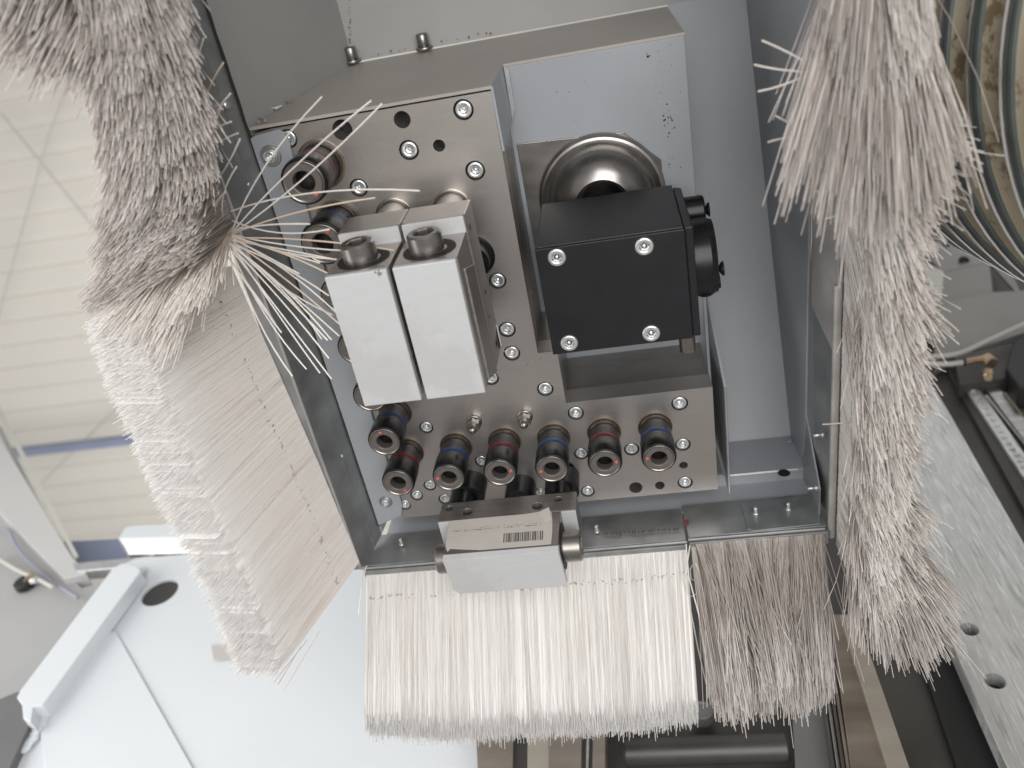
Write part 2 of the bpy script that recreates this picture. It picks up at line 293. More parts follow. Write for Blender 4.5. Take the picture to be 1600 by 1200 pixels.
for px, py, u_ in ((1293, 297, 99.6), (1286, 679, 99.6), (1276, 762, 97.2), (1292, 25, 99.6)): inst('threaded_pin', pinx, hood, Pu(px, py, u_))
pinl = MB().cyl((0, 0, 0), (1.6, 0, .6), 1.3, 14, .5).mesh('rivet', M['zincedge'])
for px, py in ((463, 522), (533, 712), (387, 288)): inst('rivet', pinl, hood, Pu(px, py, -194))
B(MB().cyl(Pu(345, 165, -194), Pu(345, 165, -194)+[5, 0, 2], 2.2, 16, .5), 'rivet', 'zincedge', hood)
# seam stains + nuts in the far corner
seam = MB()
for a, b, n in ((Pw(547, 84, -170.5), Pw(547, 0, -170.5), 13), (Pw(560, 92, -170), Pw(780, 48, -170), 16)):
    for i in range(n):
        t = (i+random.random())/n; p = a+(b-a)*t; seam.lathe([(0, .3), (random.uniform(.25, .8), 0), (.1, -.3)], p+rng.normal(0, .5, 3), (0, 0, 1), 7)
tag(B(seam, 'seam_dirt', 'stain', hood), kind='stuff')
nutm = MB().cyl((0, 0, 0), (0, 0, 3), 5.6, 20).cyl((0, 0, 3), (0, 0, 12), 4.0, 6, .5).mesh('hex_nut', M['boltsteel'])
# ================================================================= THE DRILLING HEAD
head = thing('drilling_head', (-45, -210, 0), 'drilling head with a flat ground steel base plate full of screws and black drill spindles', 'drilling head')
outline = [(-188, -341), (38.5, -341), (39.5, -264.5), (-48, -264.5), (-48, -228.5), (-59.5, -228), (-58.5, -77.6), (-176, -77.6), (-188, -79)]
SCR = [(724, 171.5, 4.3), (639, 234.7, 4.3), (742.5, 266.6, 4.3), (560.6, 293.4, 4.1), (777.5, 438.8, 4.1), (450, 217, 4.1), (792.5, 515, 4.1), (799.7, 552, 4.1), (852, 608, 4.1), (666, 668, 3.7),
       (752.8, 721, 3.7), (767, 591, 4.0), (899.7, 645.6, 4.1), (1062, 630.6, 4.1), (908, 709, 3.7), (987, 702, 3.9), (1067, 694.7, 3.9), (1070.6, 754, 3.9), (918.4, 767.8, 3.7),
       (651, 774, 3.5), (671.6, 758.4, 3.5), (632.5, 789, 3.4), (695, 780, 3.5), (845, 770, 3.5)]
HOLES = [(535, 203, 5.4, 30), (628.4, 187, 4.4, 22), (686, 227.5, 3.2, 12), (993.4, 762, 4.3, 30), (1031, 758.5, 3.1, 16), (1068, 727, 2.7, 1.6)]
holes = []
for x, y, r in SCR: p = Pw(x, y, 0); holes.append((p[0], p[1], r*1.23, 7))
for x, y, r, d in HOLES: p = Pw(x, y, 0); holes.append((p[0], p[1], r, d))
SP = [(-154, -288.2, 'red'), (-122, -288, 'blue'), (-90.5, -288, 'red'), (-59.3, -289, 'blue'), (-27.8, -288.8, 'red'), (3.6, -288.9, 'blue'),
      (-154.5, -257.5, 'blue'), (-155, -226, 'red'), (-155, -194.5, 'blue'), (-155, -162, 'red'), (-155, -132.4, 'blue'), (-155, -99.6, 'red')]
for u_, v_, c in SP: holes.append((u_, v_, 10.6 if v_ < -140 else 12.3, 6))
SH = [(-123, -133.5), (-90.8, -133.5), (-121, -316), (-58.5, -316)]
for u_, v_ in SH: holes.append((u_, v_, 9.6, 8))
holes += [(-85.5, -163, 12.5, 9)]
# drop anything that would overlap another hole
ok = []
for h in sorted(holes, key=lambda q: -q[2]):
    if all(math.hypot(h[0]-k[0], h[1]-k[1]) > h[2]+k[2]+.15 for k in ok): ok.append(h)
B(drilled(outline, ok, 0, 15.5), 'base_plate', 'plate', head)
B(MB().prism([Z(u_-(.5 if u_ > -180 else -.5)*0, v_, -15.6) for u_, v_ in [(-187.5, -340.4), (37.8, -340.4), (38.8, -265.2), (-48.6, -265.2), (-48.6, -229), (-60.1, -228.6), (-59.1, -78.4), (-187.5, -78.4)]], (0, 0, -42)), 'gear_housing', 'steelside', head)
B(MB().prism([Z(u_*.998, v_*.998, -14) for u_, v_ in outline], (0, 0, -1.4)), 'bore_floor', 'dark', head) if False else None
scr_me = {}
def plate_screw(x, y, r):
    p = Pw(x, y, 0)
    if not any(abs(p[0]-k[0]) < .01 and abs(p[1]-k[1]) < .01 for k in ok): return
    key = round(r, 1)
    if key not in scr_me: scr_me[key] = screw_mesh(r)
    o = inst('socket_screw', scr_me[key], head, (p[0], p[1], -.3)); o.rotation_euler[2] = random.random()*6
    mb = MB().lathe([(r*1.21, -.35), (r*1.21, -1.2), (r*.9, -1.4)], (0, 0, 0), (0, 0, 1)); 
for s_ in SCR: plate_screw(*s_)
floor_me = MB().lathe([(0, 0), (13, 0)], (0, 0, 0), (0, 0, 1), 24, False)
# bore floors (dark) under every through hole and screw
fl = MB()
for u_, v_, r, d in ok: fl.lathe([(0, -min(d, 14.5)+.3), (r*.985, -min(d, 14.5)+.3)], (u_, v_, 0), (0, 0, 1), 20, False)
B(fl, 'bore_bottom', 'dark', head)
# spindles --------------------------------------------------------
def spindle_meshes(k, big=False):
    L = 33; r0, r1 = (9.4, 10.2) if not big else (9.9, 10.4)
    d = {}
    d['body'] = MB().lathe([(r0, -5), (r0, 17), (r1, 18.2), (r1, L-1.9), (r1-.35, L-.9), (r1-1.0, L-.6), (r1-1.1, L-2)], (0, 0, 0), (0, 0, 1), 40).mesh('sleeve', M['rubber'])
    d['band'] = MB().lathe([(r0+.08, 13.2), (r0+.25, 13.4), (r0+.25, 16.6), (r0+.08, 16.8)], (0, 0, 0), (0, 0, 1), 40)
    d['ring'] = MB().lathe([(r1-1.05, L-1.5), (r1-1.05, L-.35), (r1-1.25, L-.15), (r1-1.6, L-.15), (r1-1.75, L-.6), (r1-2.1, L-.6)], (0, 0, 0), (0, 0, 1), 40).mesh('steel_collar', M['steelring'])
    d['face'] = MB().lathe([(r1-2.1, L-1), (r1-2.15, L-.3), (5.3, L-.3)], (0, 0, 0), (0, 0, 1), 40, False).lathe([(5.3, L-.3), (4.85, L-.6), (4.75, L-2), (4.75, L-20)], (0, 0, 0), (0, 0, 1), 40).mesh('end_face', M['dullsteel'])
    d['bore'] = MB().lathe([(4.7, L-6), (4.6, L-14), (0, L-14.1)], (0, 0, 0), (0, 0, 1), 30).mesh('bore', M['dark'])
    d['base'] = MB().lathe([(10.5, -.2), (10.45, .35), (10.1, .4), (10.0, -.3)], (0, 0, 0), (0, 0, 1), 40).mesh('base_ring', M['stain'])
    d['neck'] = MB().lathe([(9.75, .2), (9.75, 3.6), (9.5, 4.0)], (0, 0, 0), (0, 0, 1), 40).mesh('steel_neck', M['darkring'])
    d['dot'] = MB().lathe([(0, .12), (.85, .1), (.95, 0)], (0, 0, -.4), (0, 0, 1), 12).mesh('index_dot', M['reddot'])
    return d
D = spindle_meshes(0); bandm = {c: D['band'].mesh('colour_band', M[c]) for c in ('red', 'blue')}
for i, (u_, v_, c) in enumerate(SP):
    o = inst('spindle', D['body'], head, (u_, v_, 0)); o['label'] = 'black drill spindle with a %s band' % c
    inst('colour_band', bandm[c], o, (u_, v_, 0)); inst('steel_collar', D['ring'], o, (u_, v_, 0)); inst('bore', D['bore'], o, (u_, v_, 0)); inst('end_face', D['face'], o, (u_, v_, 0)); inst('steel_neck', D['neck'], o, (u_, v_, 0)); inst('base_ring', D['base'], o, (u_, v_, 0))
    a = {0: -1.1, 1: 3.1, 2: .1, 3: 3.3, 4: 0.05, 5: 3.05, 6: 1.7, 7: -.8, 11: -1}.get(i, random.random()*6)
    inst('index_dot', D['dot'], o, (u_+6.8*math.cos(a), v_+6.8*math.sin(a), 33.05))
    if i in (10, 11): o.scale = (1.17, 1.17, 1.0)
wear = MB().lathe([(13.2, .15), (12.6, .3), (11.4, .3)], (0, 0, 0), (0, 0, 1), 40).mesh('washer_ring', M['steelring'])
for u_, v_ in ((-155, -99.6), (-155, -132.4)): inst('washer_ring', wear, head, (u_, v_, 0))
# hidden second-row spindle stubs and ring beside the right drill unit
B(MB().lathe([(12.2, -.5), (12.2, 1.2), (11.4, 2), (10.4, 2), (10.2, 10), (0, 10)], (-85.5, -163, 0), (0, 0, 1), 40), 'spindle_stub', 'rubber', head)
for px, py in ((735, 752), (812, 758), (880, 742)):
    p = Pw(px, py, 4); B(MB().lathe([(9.8, -4), (9.8, 16), (9, 17), (0, 17)], (p[0], p[1]-4, 0), (0, 0, 1), 36), 'spindle_stub', 'rubber', head)
domem = MB().lathe([(4.9, 0), (4.9, .8), (4.0, 1.0)], (0, 0, 0), (0, 0, 1), 28).cyl((0, 0, .8), (0, 0, 6.2), 4.4, 6, .5, smooth=False).lathe([(2.9, 6), (2.9, 8.4), (2.6, 9.8), (1.8, 10.9), (.8, 11.5), (0, 11.6)], (0, 0, 0), (0, 0, 1), 24).mesh('dome_nut', M['boltsteel'])
for px, py in ((741, 659), (820, 651)): inst('dome_nut', domem, head, Pw(px, py, 0))
# painted flange strip with its rounded lugs
P2 = lambda x, y: Pw(x, y, 2)
fpts = [(-188.2, -345), (-188.2, -79.5), (-183, -78.4)]+[tuple(Pw(*q, 2)[:2]) for q in ((436, 204), (447, 213), (455, 232), (480, 327), (603, 717))]
B(MB().prism([Z(-188.1, -344, 2), Z(-188.1, -80.5, 2), Z(-185, -79.4, 2), *[P2(*q) for q in ((432, 203), (443, 207), (451, 222), (462, 262), (480, 327), (516, 450), (560, 585), (592, 683), (605, 722), (622, 768), (628, 790), (627, 806))]], (0, 0, -1.8)), 'flange_strip', 'paint', head, bevel=.25)
for px, py in ((423, 244), (602.8, 784)):
    p = P2(px, py); r = 5.6 if py < 500 else 4.4
    o = B(MB().lathe([(r, -.3), (r, .3), (r*.94, .5), (r*.78, .5), (r*.72, .2), (r*.6, .15)], p, (0, 0, 1), 26, False), 'washer', 'zinc', head)
    me = screw_mesh(r*.6, name='lug_screw', hexr=.55); inst('lug_screw', me, o, p+[0, 0, 2.4])
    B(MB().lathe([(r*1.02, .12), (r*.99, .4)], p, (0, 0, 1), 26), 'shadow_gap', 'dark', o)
# sheet cover of the head
B(MB().prism([Z(-187.4, -75, .8), Z(-57.8, -75, .8), Z(-57, -75, -57.6), Z(42.8, -75, -57.6), Z(42.8, -75, -171.9), Z(-173.9, -75, -171.9)], (0, -1.6, 0)), 'cover_sheet', 'cover', head)
B(MB().prism([Z(-57.2, -75.5, .8), Z(-57.2, -108, .4), Z(-57.2, -106, -57.6), Z(-57.2, -75.5, -57.6)], (-1.2, 0, 0)), 'cover_side', 'paint', head)
B(MB().prism([Z(-56.6, -75.4, -55.5), Z(-54.2, -78, -55.5), Z(-54.4, -99, -55.5), Z(-57, -106, -55.5)], (0, 0, 1.0)), 'bright_sliver', 'zincedge', head)  # bright strip standing in for light reflected in the gap
B(MB().box((-66, -76.6, -57.9), (42.8, -345, -62)), 'underside_panel', 'paint', head, bevel=.6)
B(MB().box((40.8, -76.8, -62.2), (42.8, -345, -150)), 'cover_wall', 'paint', head)
shp = [Pu(1127, 602, 47), Pu(1124, 766, 47)]
B(MB().prism([Z(46.2, -266, 0), Z(45.2, -346, -2), Z(44, -346, -57.8), Z(44.6, -232, -57.8)], (1.2, 0, 0)), 'splash_sheet', 'paint', head)
B(MB().tube([Z(46.8, -266, .3), Z(45.8, -346, -1.7)], .8), 'sheet_edge', 'zincedge', head)
# nuts standing where the cover meets the ceiling, weld blobs
for px, py in ((484, 128), (548, 82), (659, 56)):
    p = Pv(px, py, -73.5) if px < 500 else Pw(px, py, -165); p = np.array([p[0], -73.2, p[2]])
    o = inst('corner_nut', MB().cyl((0, -.5, 0), (0, 1.6, 0), 5.8, 20, .3).cyl((0, 1.4, 0), (0, 10, 0), 4.1, 18, .6).cyl((0, 9.9, 0), (0, 10.05, 0), 2.4, 6).mesh('corner_nut', M['boltsteel']), head, p)
wb = MB()
for px, py in ((430, 170), (447, 158), (404, 190), (505, 108), (532, 98), (720, 42), (470, 137)):
    p = Pv(px, py, -73.4); 
    wb.tube([p, p+[random.uniform(-4, 4), .8, random.uniform(-6, 2)], p+[random.uniform(-7, 7), .2, random.uniform(-8, 8)]], random.uniform(.5, .8), 6)
tag(B(wb, 'sealant_bead', 'beigestrip', head), kind='stuff')
def specks(name, pts, zfun, m_, parent):
    mb = MB()
    for (x, y, n, sx_, sy_, r0) in pts:
        for k in range(n):
            p = zfun(x+random.gauss(0, sx_), y+random.gauss(0, sy_)); mb.lathe([(0, .12), (r0*random.uniform(.3, 1), .02)], p, (0, 0, 1), 6, False)
    tag(B(mb, name, m_, parent), kind='stuff')
specks('paint_chips', [(1040, 95, 12, 7, 10, .25), (1042, 140, 10, 8, 14, .3), (1046, 190, 18, 6, 14, .55), (1050, 250, 8, 5, 10, .45), (1010, 86, 3, 3, 3, .8), (880, 140, 3, 30, 20, .35), (950, 180, 8, 60, 40, .2)], lambda x, y: Pw(x, y, -57.85), 'dark', head)
specks('oil_flecks', [(700, 330, 14, 60, 30, .25), (800, 250, 6, 20, 60, .25), (600, 250, 12, 30, 20, .3), (850, 585, 8, 30, 20, .35), (700, 700, 12, 60, 30, .25), (1060, 660, 8, 30, 40, .25), (841, 560, 5, 6, 4, .5)], lambda x, y: Pw(x, y, .02), 'stain', head)
p = Pv(1225, 739, -348); B(MB().lathe([(3.9, .05), (3.2, .25), (0, .2)], p, (0, 1, 0), 24), 'drain_hole', 'dark', hood)
p = Pv(1234, 690, -347); B(MB().cyl(p, p+[0, 1.4, 0], 1.6, 16, .4), 'rivet', 'zincedge', hood)
# ================================================================= right-angle drill units
def capbolt(parent, o, axis, r=8.2, L=9, me=None):
    o = np.array(o, float); axis = np.array(axis, float); c = B(MB().lathe([(r, -26), (r, L-.9), (r-.9, L), (r*.62, L)], o, axis, 40), 'cap_bolt', 'boltsteel', parent, o)
    B(MB().lathe([(r*.64, L+.02), (r*.58, L-.5), (r*.58, L-6), (0, L-6.5)], o, axis, 6, False, .3), 'hex_socket', 'boltsteel', c)
    return c
def rough_outline(x0, x1, y0, y1): return [(x0, y0), (x1, y0), (x1, y1), (x0, y1)]
def drill_unit(cu, label, group):
    t = thing('right_angle_drill_unit', (cu, -160, 28), label, 'drill unit', group)
    hw = 15.9
    bb = MB().prism([Z(cu-hw, -122, 28), Z(cu+hw, -122, 28), Z(cu+hw, -122, 50), Z(cu+hw-1.5, -122, 52), Z(cu-hw+1.5, -122, 52), Z(cu-hw, -122, 50)], (0, -84, 0))
    B(bb, 'clamp_block', 'aluside', t, bevel=.5)
    front = [Z(cu-hw+.9, 0, 52.1), Z(cu+hw-.9, 0, 52.1), Z(cu+hw-1, 0, 60), Z(cu+15.0, 0, 84), Z(cu+14.6, 0, 84.6), Z(cu-14.6, 0, 84.6), Z(cu-15.0, 0, 84), Z(cu-hw+1, 0, 60)]
    fr = B(MB().prism([p+[0, -130, 0] for p in front], (0, -70, 0)), 'gear_case', 'aluside', t, bevel=.4)
    B(MB().prism([Z(cu-14.7, -130, 84.2), Z(cu+14.7, -130, 84.2), Z(cu+14.7, -200, 84.2), Z(cu-14.7, -200, 84.2)], (0, 0, 3.2)), 'front_cover', 'alu', t, bevel=.5)
    # lighter step face above the bolt recess
    B(MB().box((cu-hw+.6, -122.2, 52.1), (cu+hw-.6, -130.2, 53.0)), 'step_face', 'alu', t, bevel=.2)
    # countersink ring round the bolt: dark recess on the sloped face
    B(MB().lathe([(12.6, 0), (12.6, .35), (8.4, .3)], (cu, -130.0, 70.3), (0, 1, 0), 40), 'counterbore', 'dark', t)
    capbolt(t, (cu-1, -130, 70.5), (0, 1, 0))
    B(MB().cyl((cu-1, -199, 70), (cu-1, -203.5, 70), 8.2, 36, .7), 'bolt_end', 'steelring', t)
    B(MB().cyl((cu, -133.5, 0), (cu, -133.5, 30), 8.7, 36), 'mounting_shank', 'boltsteel', t)
    B(MB().lathe([(10.4, -.1), (10.4, 1.0), (9.8, 1.3), (9.0, 1.3), (8.8, 2.4)], (cu, -133.5, 0), (0, 0, 1), 36), 'shank_collar', 'steelring', t)
    B(MB().cyl((cu, -190, 2), (cu, -190, 30), 9.5, 30, .6), 'support_post', 'rubber', t)
    return t
g = 'upright right-angle drill units on the base plate'
uL = drill_unit(-123, 'left one of two upright aluminium drill units, oily speck near its top', g)
uR = drill_unit(-90.8, 'right of the two upright aluminium drill units, nearer the black gearbox', g)
for pu_, pv_, pw_, r in ((-74.8, -131, 44, 1.7), (-74.8, -168, 40, 1.5), (-74.8, -180, 44, 1.2), (-74.8, -176, 70, 1.0), (-74.8, -198, 40, 2.0)):
    B(MB().lathe([(r, .02), (r*.9, .12), (0, .1)], (pu_-.15, pv_, pw_), (1, 0, 0), 18), 'oil_hole', 'dark', uR)
B(MB().prism([Z(-76.2, -140, 75), Z(-74.7, -144, 60), Z(-74.7, -205, 58), Z(-76, -199, 76)], (1.0, 0, 0)), 'side_plate', 'aluside', uR, bevel=.3)
B(MB().prism([Z(-74.9, -192, 30), Z(-72.9, -200, 40), Z(-73, -207, 34), Z(-74.9, -206, 30)], (.6, 0, 0)), 'bright_tab', 'alu', uR)
gs = MB(); p = Pw(592, 427, 87.42)
for k in range(26): q = p+[random.gauss(0, .75), random.gauss(0, .55), 0]; gs.lathe([(0, .04), (random.uniform(.1, .42), 0)], q, (0, 0, 1), 6)
B(gs, 'oil_speck', 'inkgrey', uL)
# the labelled unit at the bottom (same build, lying along u)
def lying_unit():
    t = thing('right_angle_drill_unit', (-89, -318, 28), 'drill unit lying crosswise over the lower rim, with a torn barcode label on its side', 'drill unit')
    vt = -302.4
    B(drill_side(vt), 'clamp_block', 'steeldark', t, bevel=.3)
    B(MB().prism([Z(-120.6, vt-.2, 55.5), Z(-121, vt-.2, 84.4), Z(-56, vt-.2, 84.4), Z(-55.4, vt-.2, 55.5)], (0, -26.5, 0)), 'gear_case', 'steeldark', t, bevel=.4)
    # bright bevel strip and front cover with cut corners
    B(MB().prism([Z(-121, vt-.1, 84.5), Z(-56, vt-.1, 84.5), Z(-56, vt-1.6, 88.2), Z(-121, vt-1.6, 88.2)], (0, -3, -1)), 'bevel_strip', 'alu', t, bevel=.2)
    B(MB().prism([Z(-121, vt-1.8, 88), Z(-56, vt-1.8, 88), Z(-54.6, vt-25, 88), Z(-56.5, vt-27, 88), Z(-117, vt-27, 88), Z(-119.5, vt-23, 88)], (0, 0, -3.6)), 'front_cover', 'alu', t, bevel=.4)
    # bolts at both ends
    c = B(MB().lathe([(8.4, -2), (8.4, 8.2), (7.6, 9), (0, 9)], (-120, vt-14, 72), (-1, 0, 0), 36), 'bolt_end', 'boltsteel', t)
    capbolt(t, (-55.3, vt-13.5, 71), (1, 0, 0), 8.6, 10.5)
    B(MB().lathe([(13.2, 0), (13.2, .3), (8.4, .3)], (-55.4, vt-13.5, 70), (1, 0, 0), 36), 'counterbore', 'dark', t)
    B(MB().box((-128.4, vt-.2, 55.0), (-120.4, vt-24, 56.1)), 'step_face', 'alu', t, bevel=.2)
    B(MB().box((-55.4, vt-.4, 55.0), (-46.8, vt-25, 56.1)), 'step_face', 'alu', t, bevel=.2)
    for u_ in (-121, -60): B(MB().cyl((u_, vt-15, 1), (u_, vt-15, 29), 8.7, 32), 'mounting_shank', 'rubber', t)
    # torn paper label with barcode
    q = lambda x, y: Pv(x, y, vt+.25)
    px = [(702, 814), (760, 808.5), (822, 803), (845, 799), (858, 795), (862, 800), (863, 812), (863, 830), (861, 850), (800, 855), (750, 859), (720, 858), (704, 857), (699, 862), (696, 854), (699, 835)]
    lab = B(MB().prism([q(*a) for a in px], (0, -.22, 0)), 'paper_label', 'label', t)
    B(MB().prism([q(843, 800)+[0, .1, 0], q(858, 795)+[0, 1.2, 0], q(863, 814)+[0, .8, 0], q(852, 818)+[0, .1, 0]], (0, .15, 0)), 'peeled_corner', 'label', lab)
    bc = MB(); q = lambda x, y: Pv(x, y, vt+.32); x = 787.0
    while x < 849:
        wdt = random.choice((.45, .7, 1.1, 1.5)); y0 = 833.5-(x-787)*.075; y1 = y0+14.2
        bc.prism([q(x, y0), q(x+wdt, y0-.05), q(x+wdt-.6, y1-.05), q(x-.6, y1)], (0, -.06, 0)); x += wdt+random.choice((.7, 1.0, 1.5, 2.1))
    B(bc, 'barcode', 'ink', lab)
    tx = MB()
    for (xa, xb, y0, sl, sz) in ((708, 846, 829.5, -.075, 1.3), (745, 846, 824, -.075, .8)):
        x = xa
        while x < xb:
            if random.random() < .62:
                y = y0+(x-xa)*sl+random.uniform(-.5, .5); tx.prism([q(x, y), q(x+.9, y-.06), q(x+.8, y+sz), q(x-.1, y+sz)], (0, -.05, 0))
            x += random.choice((1.3, 1.9, 3.4))
    B(tx, 'worn_lettering', 'inkgrey', lab)
    return t
def drill_side(vt):
    """block lying along u whose +v face carries four real holes"""
    hol = []
    for x, y, r in ((702, 794, 2.3), (730, 799.5, 3.2), (840, 790.5, 3.2), (872, 779.5, 2.3)):
        p = Pv(x, y, vt); hol.append((p[0], p[2], r, 9))
    mb = drilled([(-128.5, 38.5), (-46.5, 38.5), (-46.5, 55.4), (-128.5, 55.4)], hol, 0, 25)
    mb.v = [(a, vt+c, b) for a, b, c in mb.v]; mb.f = [f[::-1] for f in mb.f]; return mb
lying_unit()
# ================================================================= black gearbox on its bowl
gb = thing('angle_gearbox', (-6, -177, -20), 'black cube-shaped angle gearbox with four bright screws and a round collet on its right', 'gearbox')
B(MB().prism([Z(-45.2, -146.8, 42), Z(27.2, -146.8, 42), Z(27.2, -146.8, -24), Z(-45.2, -146.8, -24)], (0, -60, 0)), 'gear_case', 'black', gb, bevel=.5)
B(MB().prism([Z(-45.6, -147.6, 42.2), Z(27.4, -147.6, 42.2), Z(27.4, -207.2, 42.2), Z(-45.6, -207.2, 42.2)], (0, 0, 1.3)), 'front_cover', 'black', gb, bevel=.4)
B(MB().prism([Z(27.5, -147.2, 42.4), Z(27.5, -147.2, -21), Z(31.6, -147.2, -18), Z(31.6, -147.2, 42.4)], (0, -59.6, 0)), 'end_plate', 'black', gb, bevel=.6)
B(MB().prism([Z(-43, -149, -24), Z(16, -149, -24), Z(16, -149, -31), Z(-43, -149, -31)], (0, -50, 0)), 'top_flange', 'black', gb, bevel=.5)
B(MB().cyl((-12, -160, -34), (-12, -160, -57), 12, 40), 'neck', 'rubber', gb)
gme = screw_mesh(4.5, hexr=.48); 
for x, y in ((870, 402), (1006.6, 384.6), (889.4, 535.6), (1017.5, 520.4)):
    p = Pw(x, y, 43.6); o = inst('cover_screw', gme, gb, p+[0, 0, .9]); o.rotation_euler[2] = random.random()*6
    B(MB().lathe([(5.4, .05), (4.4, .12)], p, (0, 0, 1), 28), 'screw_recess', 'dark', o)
cc = np.array([31.7, -176, 13.])
col = B(MB().lathe([(19, 0), (20.4, .4), (20.6, 9.0), (19.6, 10.2), (19.2, 12.0), (0, 12.4)], cc, (1, 0, 0), 48), 'collet_ring', 'rubber', gb)
B(MB().cyl(cc+[-.2, 17.5, -22], cc+[10.6, 17.5, -22], 8.3, 30, .9), 'collet_lug', 'rubber', gb)
csk = MB().lathe([(1.5, 0), (3.8, 1.8), (3.8, 2.5), (1.6, 2.5), (0, 1.2)], (0, 0, 0), (1, 0, 0), 24).mesh('countersunk_screw', M['rubber'])
for d in ((10.8, 17.5, -22), (12.2, -1, 16), (12.0, -16, -2)): inst('countersunk_screw', csk, gb, cc+d)
B(MB().lathe([(2.9, .05), (2.6, .25), (0, .1)], cc+[5.4, -17.0, 11.9], (0, -.8, .6), 20), 'side_hole', 'dark', col)
B(MB().cyl(Pw(1075, 548, 5), Pw(1075, 548, 5)+[0, 14, 0], 4.6, 28, .5), 'clamp_screw', 'steelring', gb)
bw = thing('flange_bowl', (-10, -155, -58), 'pressed steel bowl on a cut-cornered steel plate behind the black gearbox', 'flange')
octp = [Pw(x, y, -56.4) for x, y in ((805, 225), (975, 207), (1033, 250), (1037, 306))]; octp = [Z(-57, -119.5, -56.4)]+octp[1:3]+[Z(24, -229, -56.4), Z(-57, -229, -56.4)]
B(MB().prism(octp, (0, 0, -1.4)), 'backing_plate', 'steelside', bw, bevel=.2)
B(MB().lathe([(37.6, 0), (37.3, 2.6), (36.2, 4.6), (34.8, 5), (33.2, 4.2), (31.8, 3.8), (30.6, 5), (29.6, 8), (27.6, 12), (24.5, 15.5), (20.6, 18.4), (17.2, 20), (16.2, 20.4), (15.4, 20), (15.2, 0)], (-12, -158, -56.3), (0, 0, 1), 80), 'bowl', 'bowl', bw)
# ================================================================= BRUSHES
def strand_mesh(name, bases, tips, mids, rad, material, shade, sval, seg=4, sides=3, taper=.85):
    n = len(bases); ts = np.linspace(0, 1, seg+1)[None, :, None]
    Cv = (1-ts)**2*bases[:, None]+2*ts*(1-ts)*mids[:, None]+ts**2*tips[:, None]
    T = np.gradient(Cv, axis=1); T /= np.linalg.norm(T, axis=2, keepdims=True)+1e-9
    ref = rng.normal(size=(n, 1, 3)); X = np.cross(T, ref); X /= np.linalg.norm(X, axis=2, keepdims=True)+1e-9; Y = np.cross(T, X)
    ang = 2*math.pi*np.arange(sides)/sides; rr = (rad[:, None]*(1-(1-taper)*np.linspace(0, 1, seg+1)[None]))[:, :, None, None]
    V = Cv[:, :, None]+rr*(np.cos(ang)[None, None, :, None]*X[:, :, None]+np.sin(ang)[None, None, :, None]*Y[:, :, None])
    V = V.reshape(-1, 3)*S; V[:, 1] *= -1; V[:, 2] *= -1
    per = (seg+1)*sides; i, k = np.meshgrid(np.arange(seg), np.arange(sides), indexing='ij'); i = i.ravel(); k = k.ravel(); k2 = (k+1) % sides
    q = np.stack([i*sides+k, i*sides+k2, (i+1)*sides+k2, (i+1)*sides+k], 1)
    Fq = (q[None]+(np.arange(n)*per)[:, None, None]).reshape(-1, 4); tcap = (np.array([seg*sides+j for j in range(sides)])[None]+(np.arange(n)*per)[:, None])
    me = bpy.data.meshes.new(name); me.vertices.add(len(V)); me.vertices.foreach_set('co', V.ravel().astype(np.float32))
    nl = Fq.size+tcap.size; me.loops.add(nl); me.loops.foreach_set('vertex_index', np.concatenate([Fq.ravel(), tcap.ravel()]).astype(np.int32))
    npoly = len(Fq)+n; me.polygons.add(npoly); tot = np.r_[np.full(len(Fq), 4), np.full(n, sides)].astype(np.int32); st = np.r_[0, np.cumsum(tot)[:-1]].astype(np.int32)
    me.polygons.foreach_set('loop_start', st); me.polygons.foreach_set('loop_total', tot); me.polygons.foreach_set('use_smooth', np.r_[np.ones(len(Fq), bool), np.zeros(n, bool)])
    me.update(calc_edges=True)
    a = me.color_attributes.new('strand', 'FLOAT_COLOR', 'POINT'); col = np.ones((n, seg+1, sides, 4), np.float32)
    col[..., 0] = shade[:, None, None]; col[..., 1] = np.linspace(0, 1, seg+1)[None, :, None]; col[..., 2] = sval[:, None, None]
    a.data.foreach_set('color', col.ravel()); me.materials.append(material); return me
def lerp_poly(pts, s):
    pts = np.array(pts, float); d = np.r_[0, np.cumsum(np.linalg.norm(np.diff(pts, axis=0), axis=1))]; d /= d[-1]
    return np.stack([np.interp(s, d, pts[:, j]) for j in range(3)], 1)
def noise1(s, fr, seed):
    r = np.random.default_rng(seed); return sum(np.sin(2*math.pi*(fr*(k+1)*s+r.random()))/(k+1) for k in range(4))
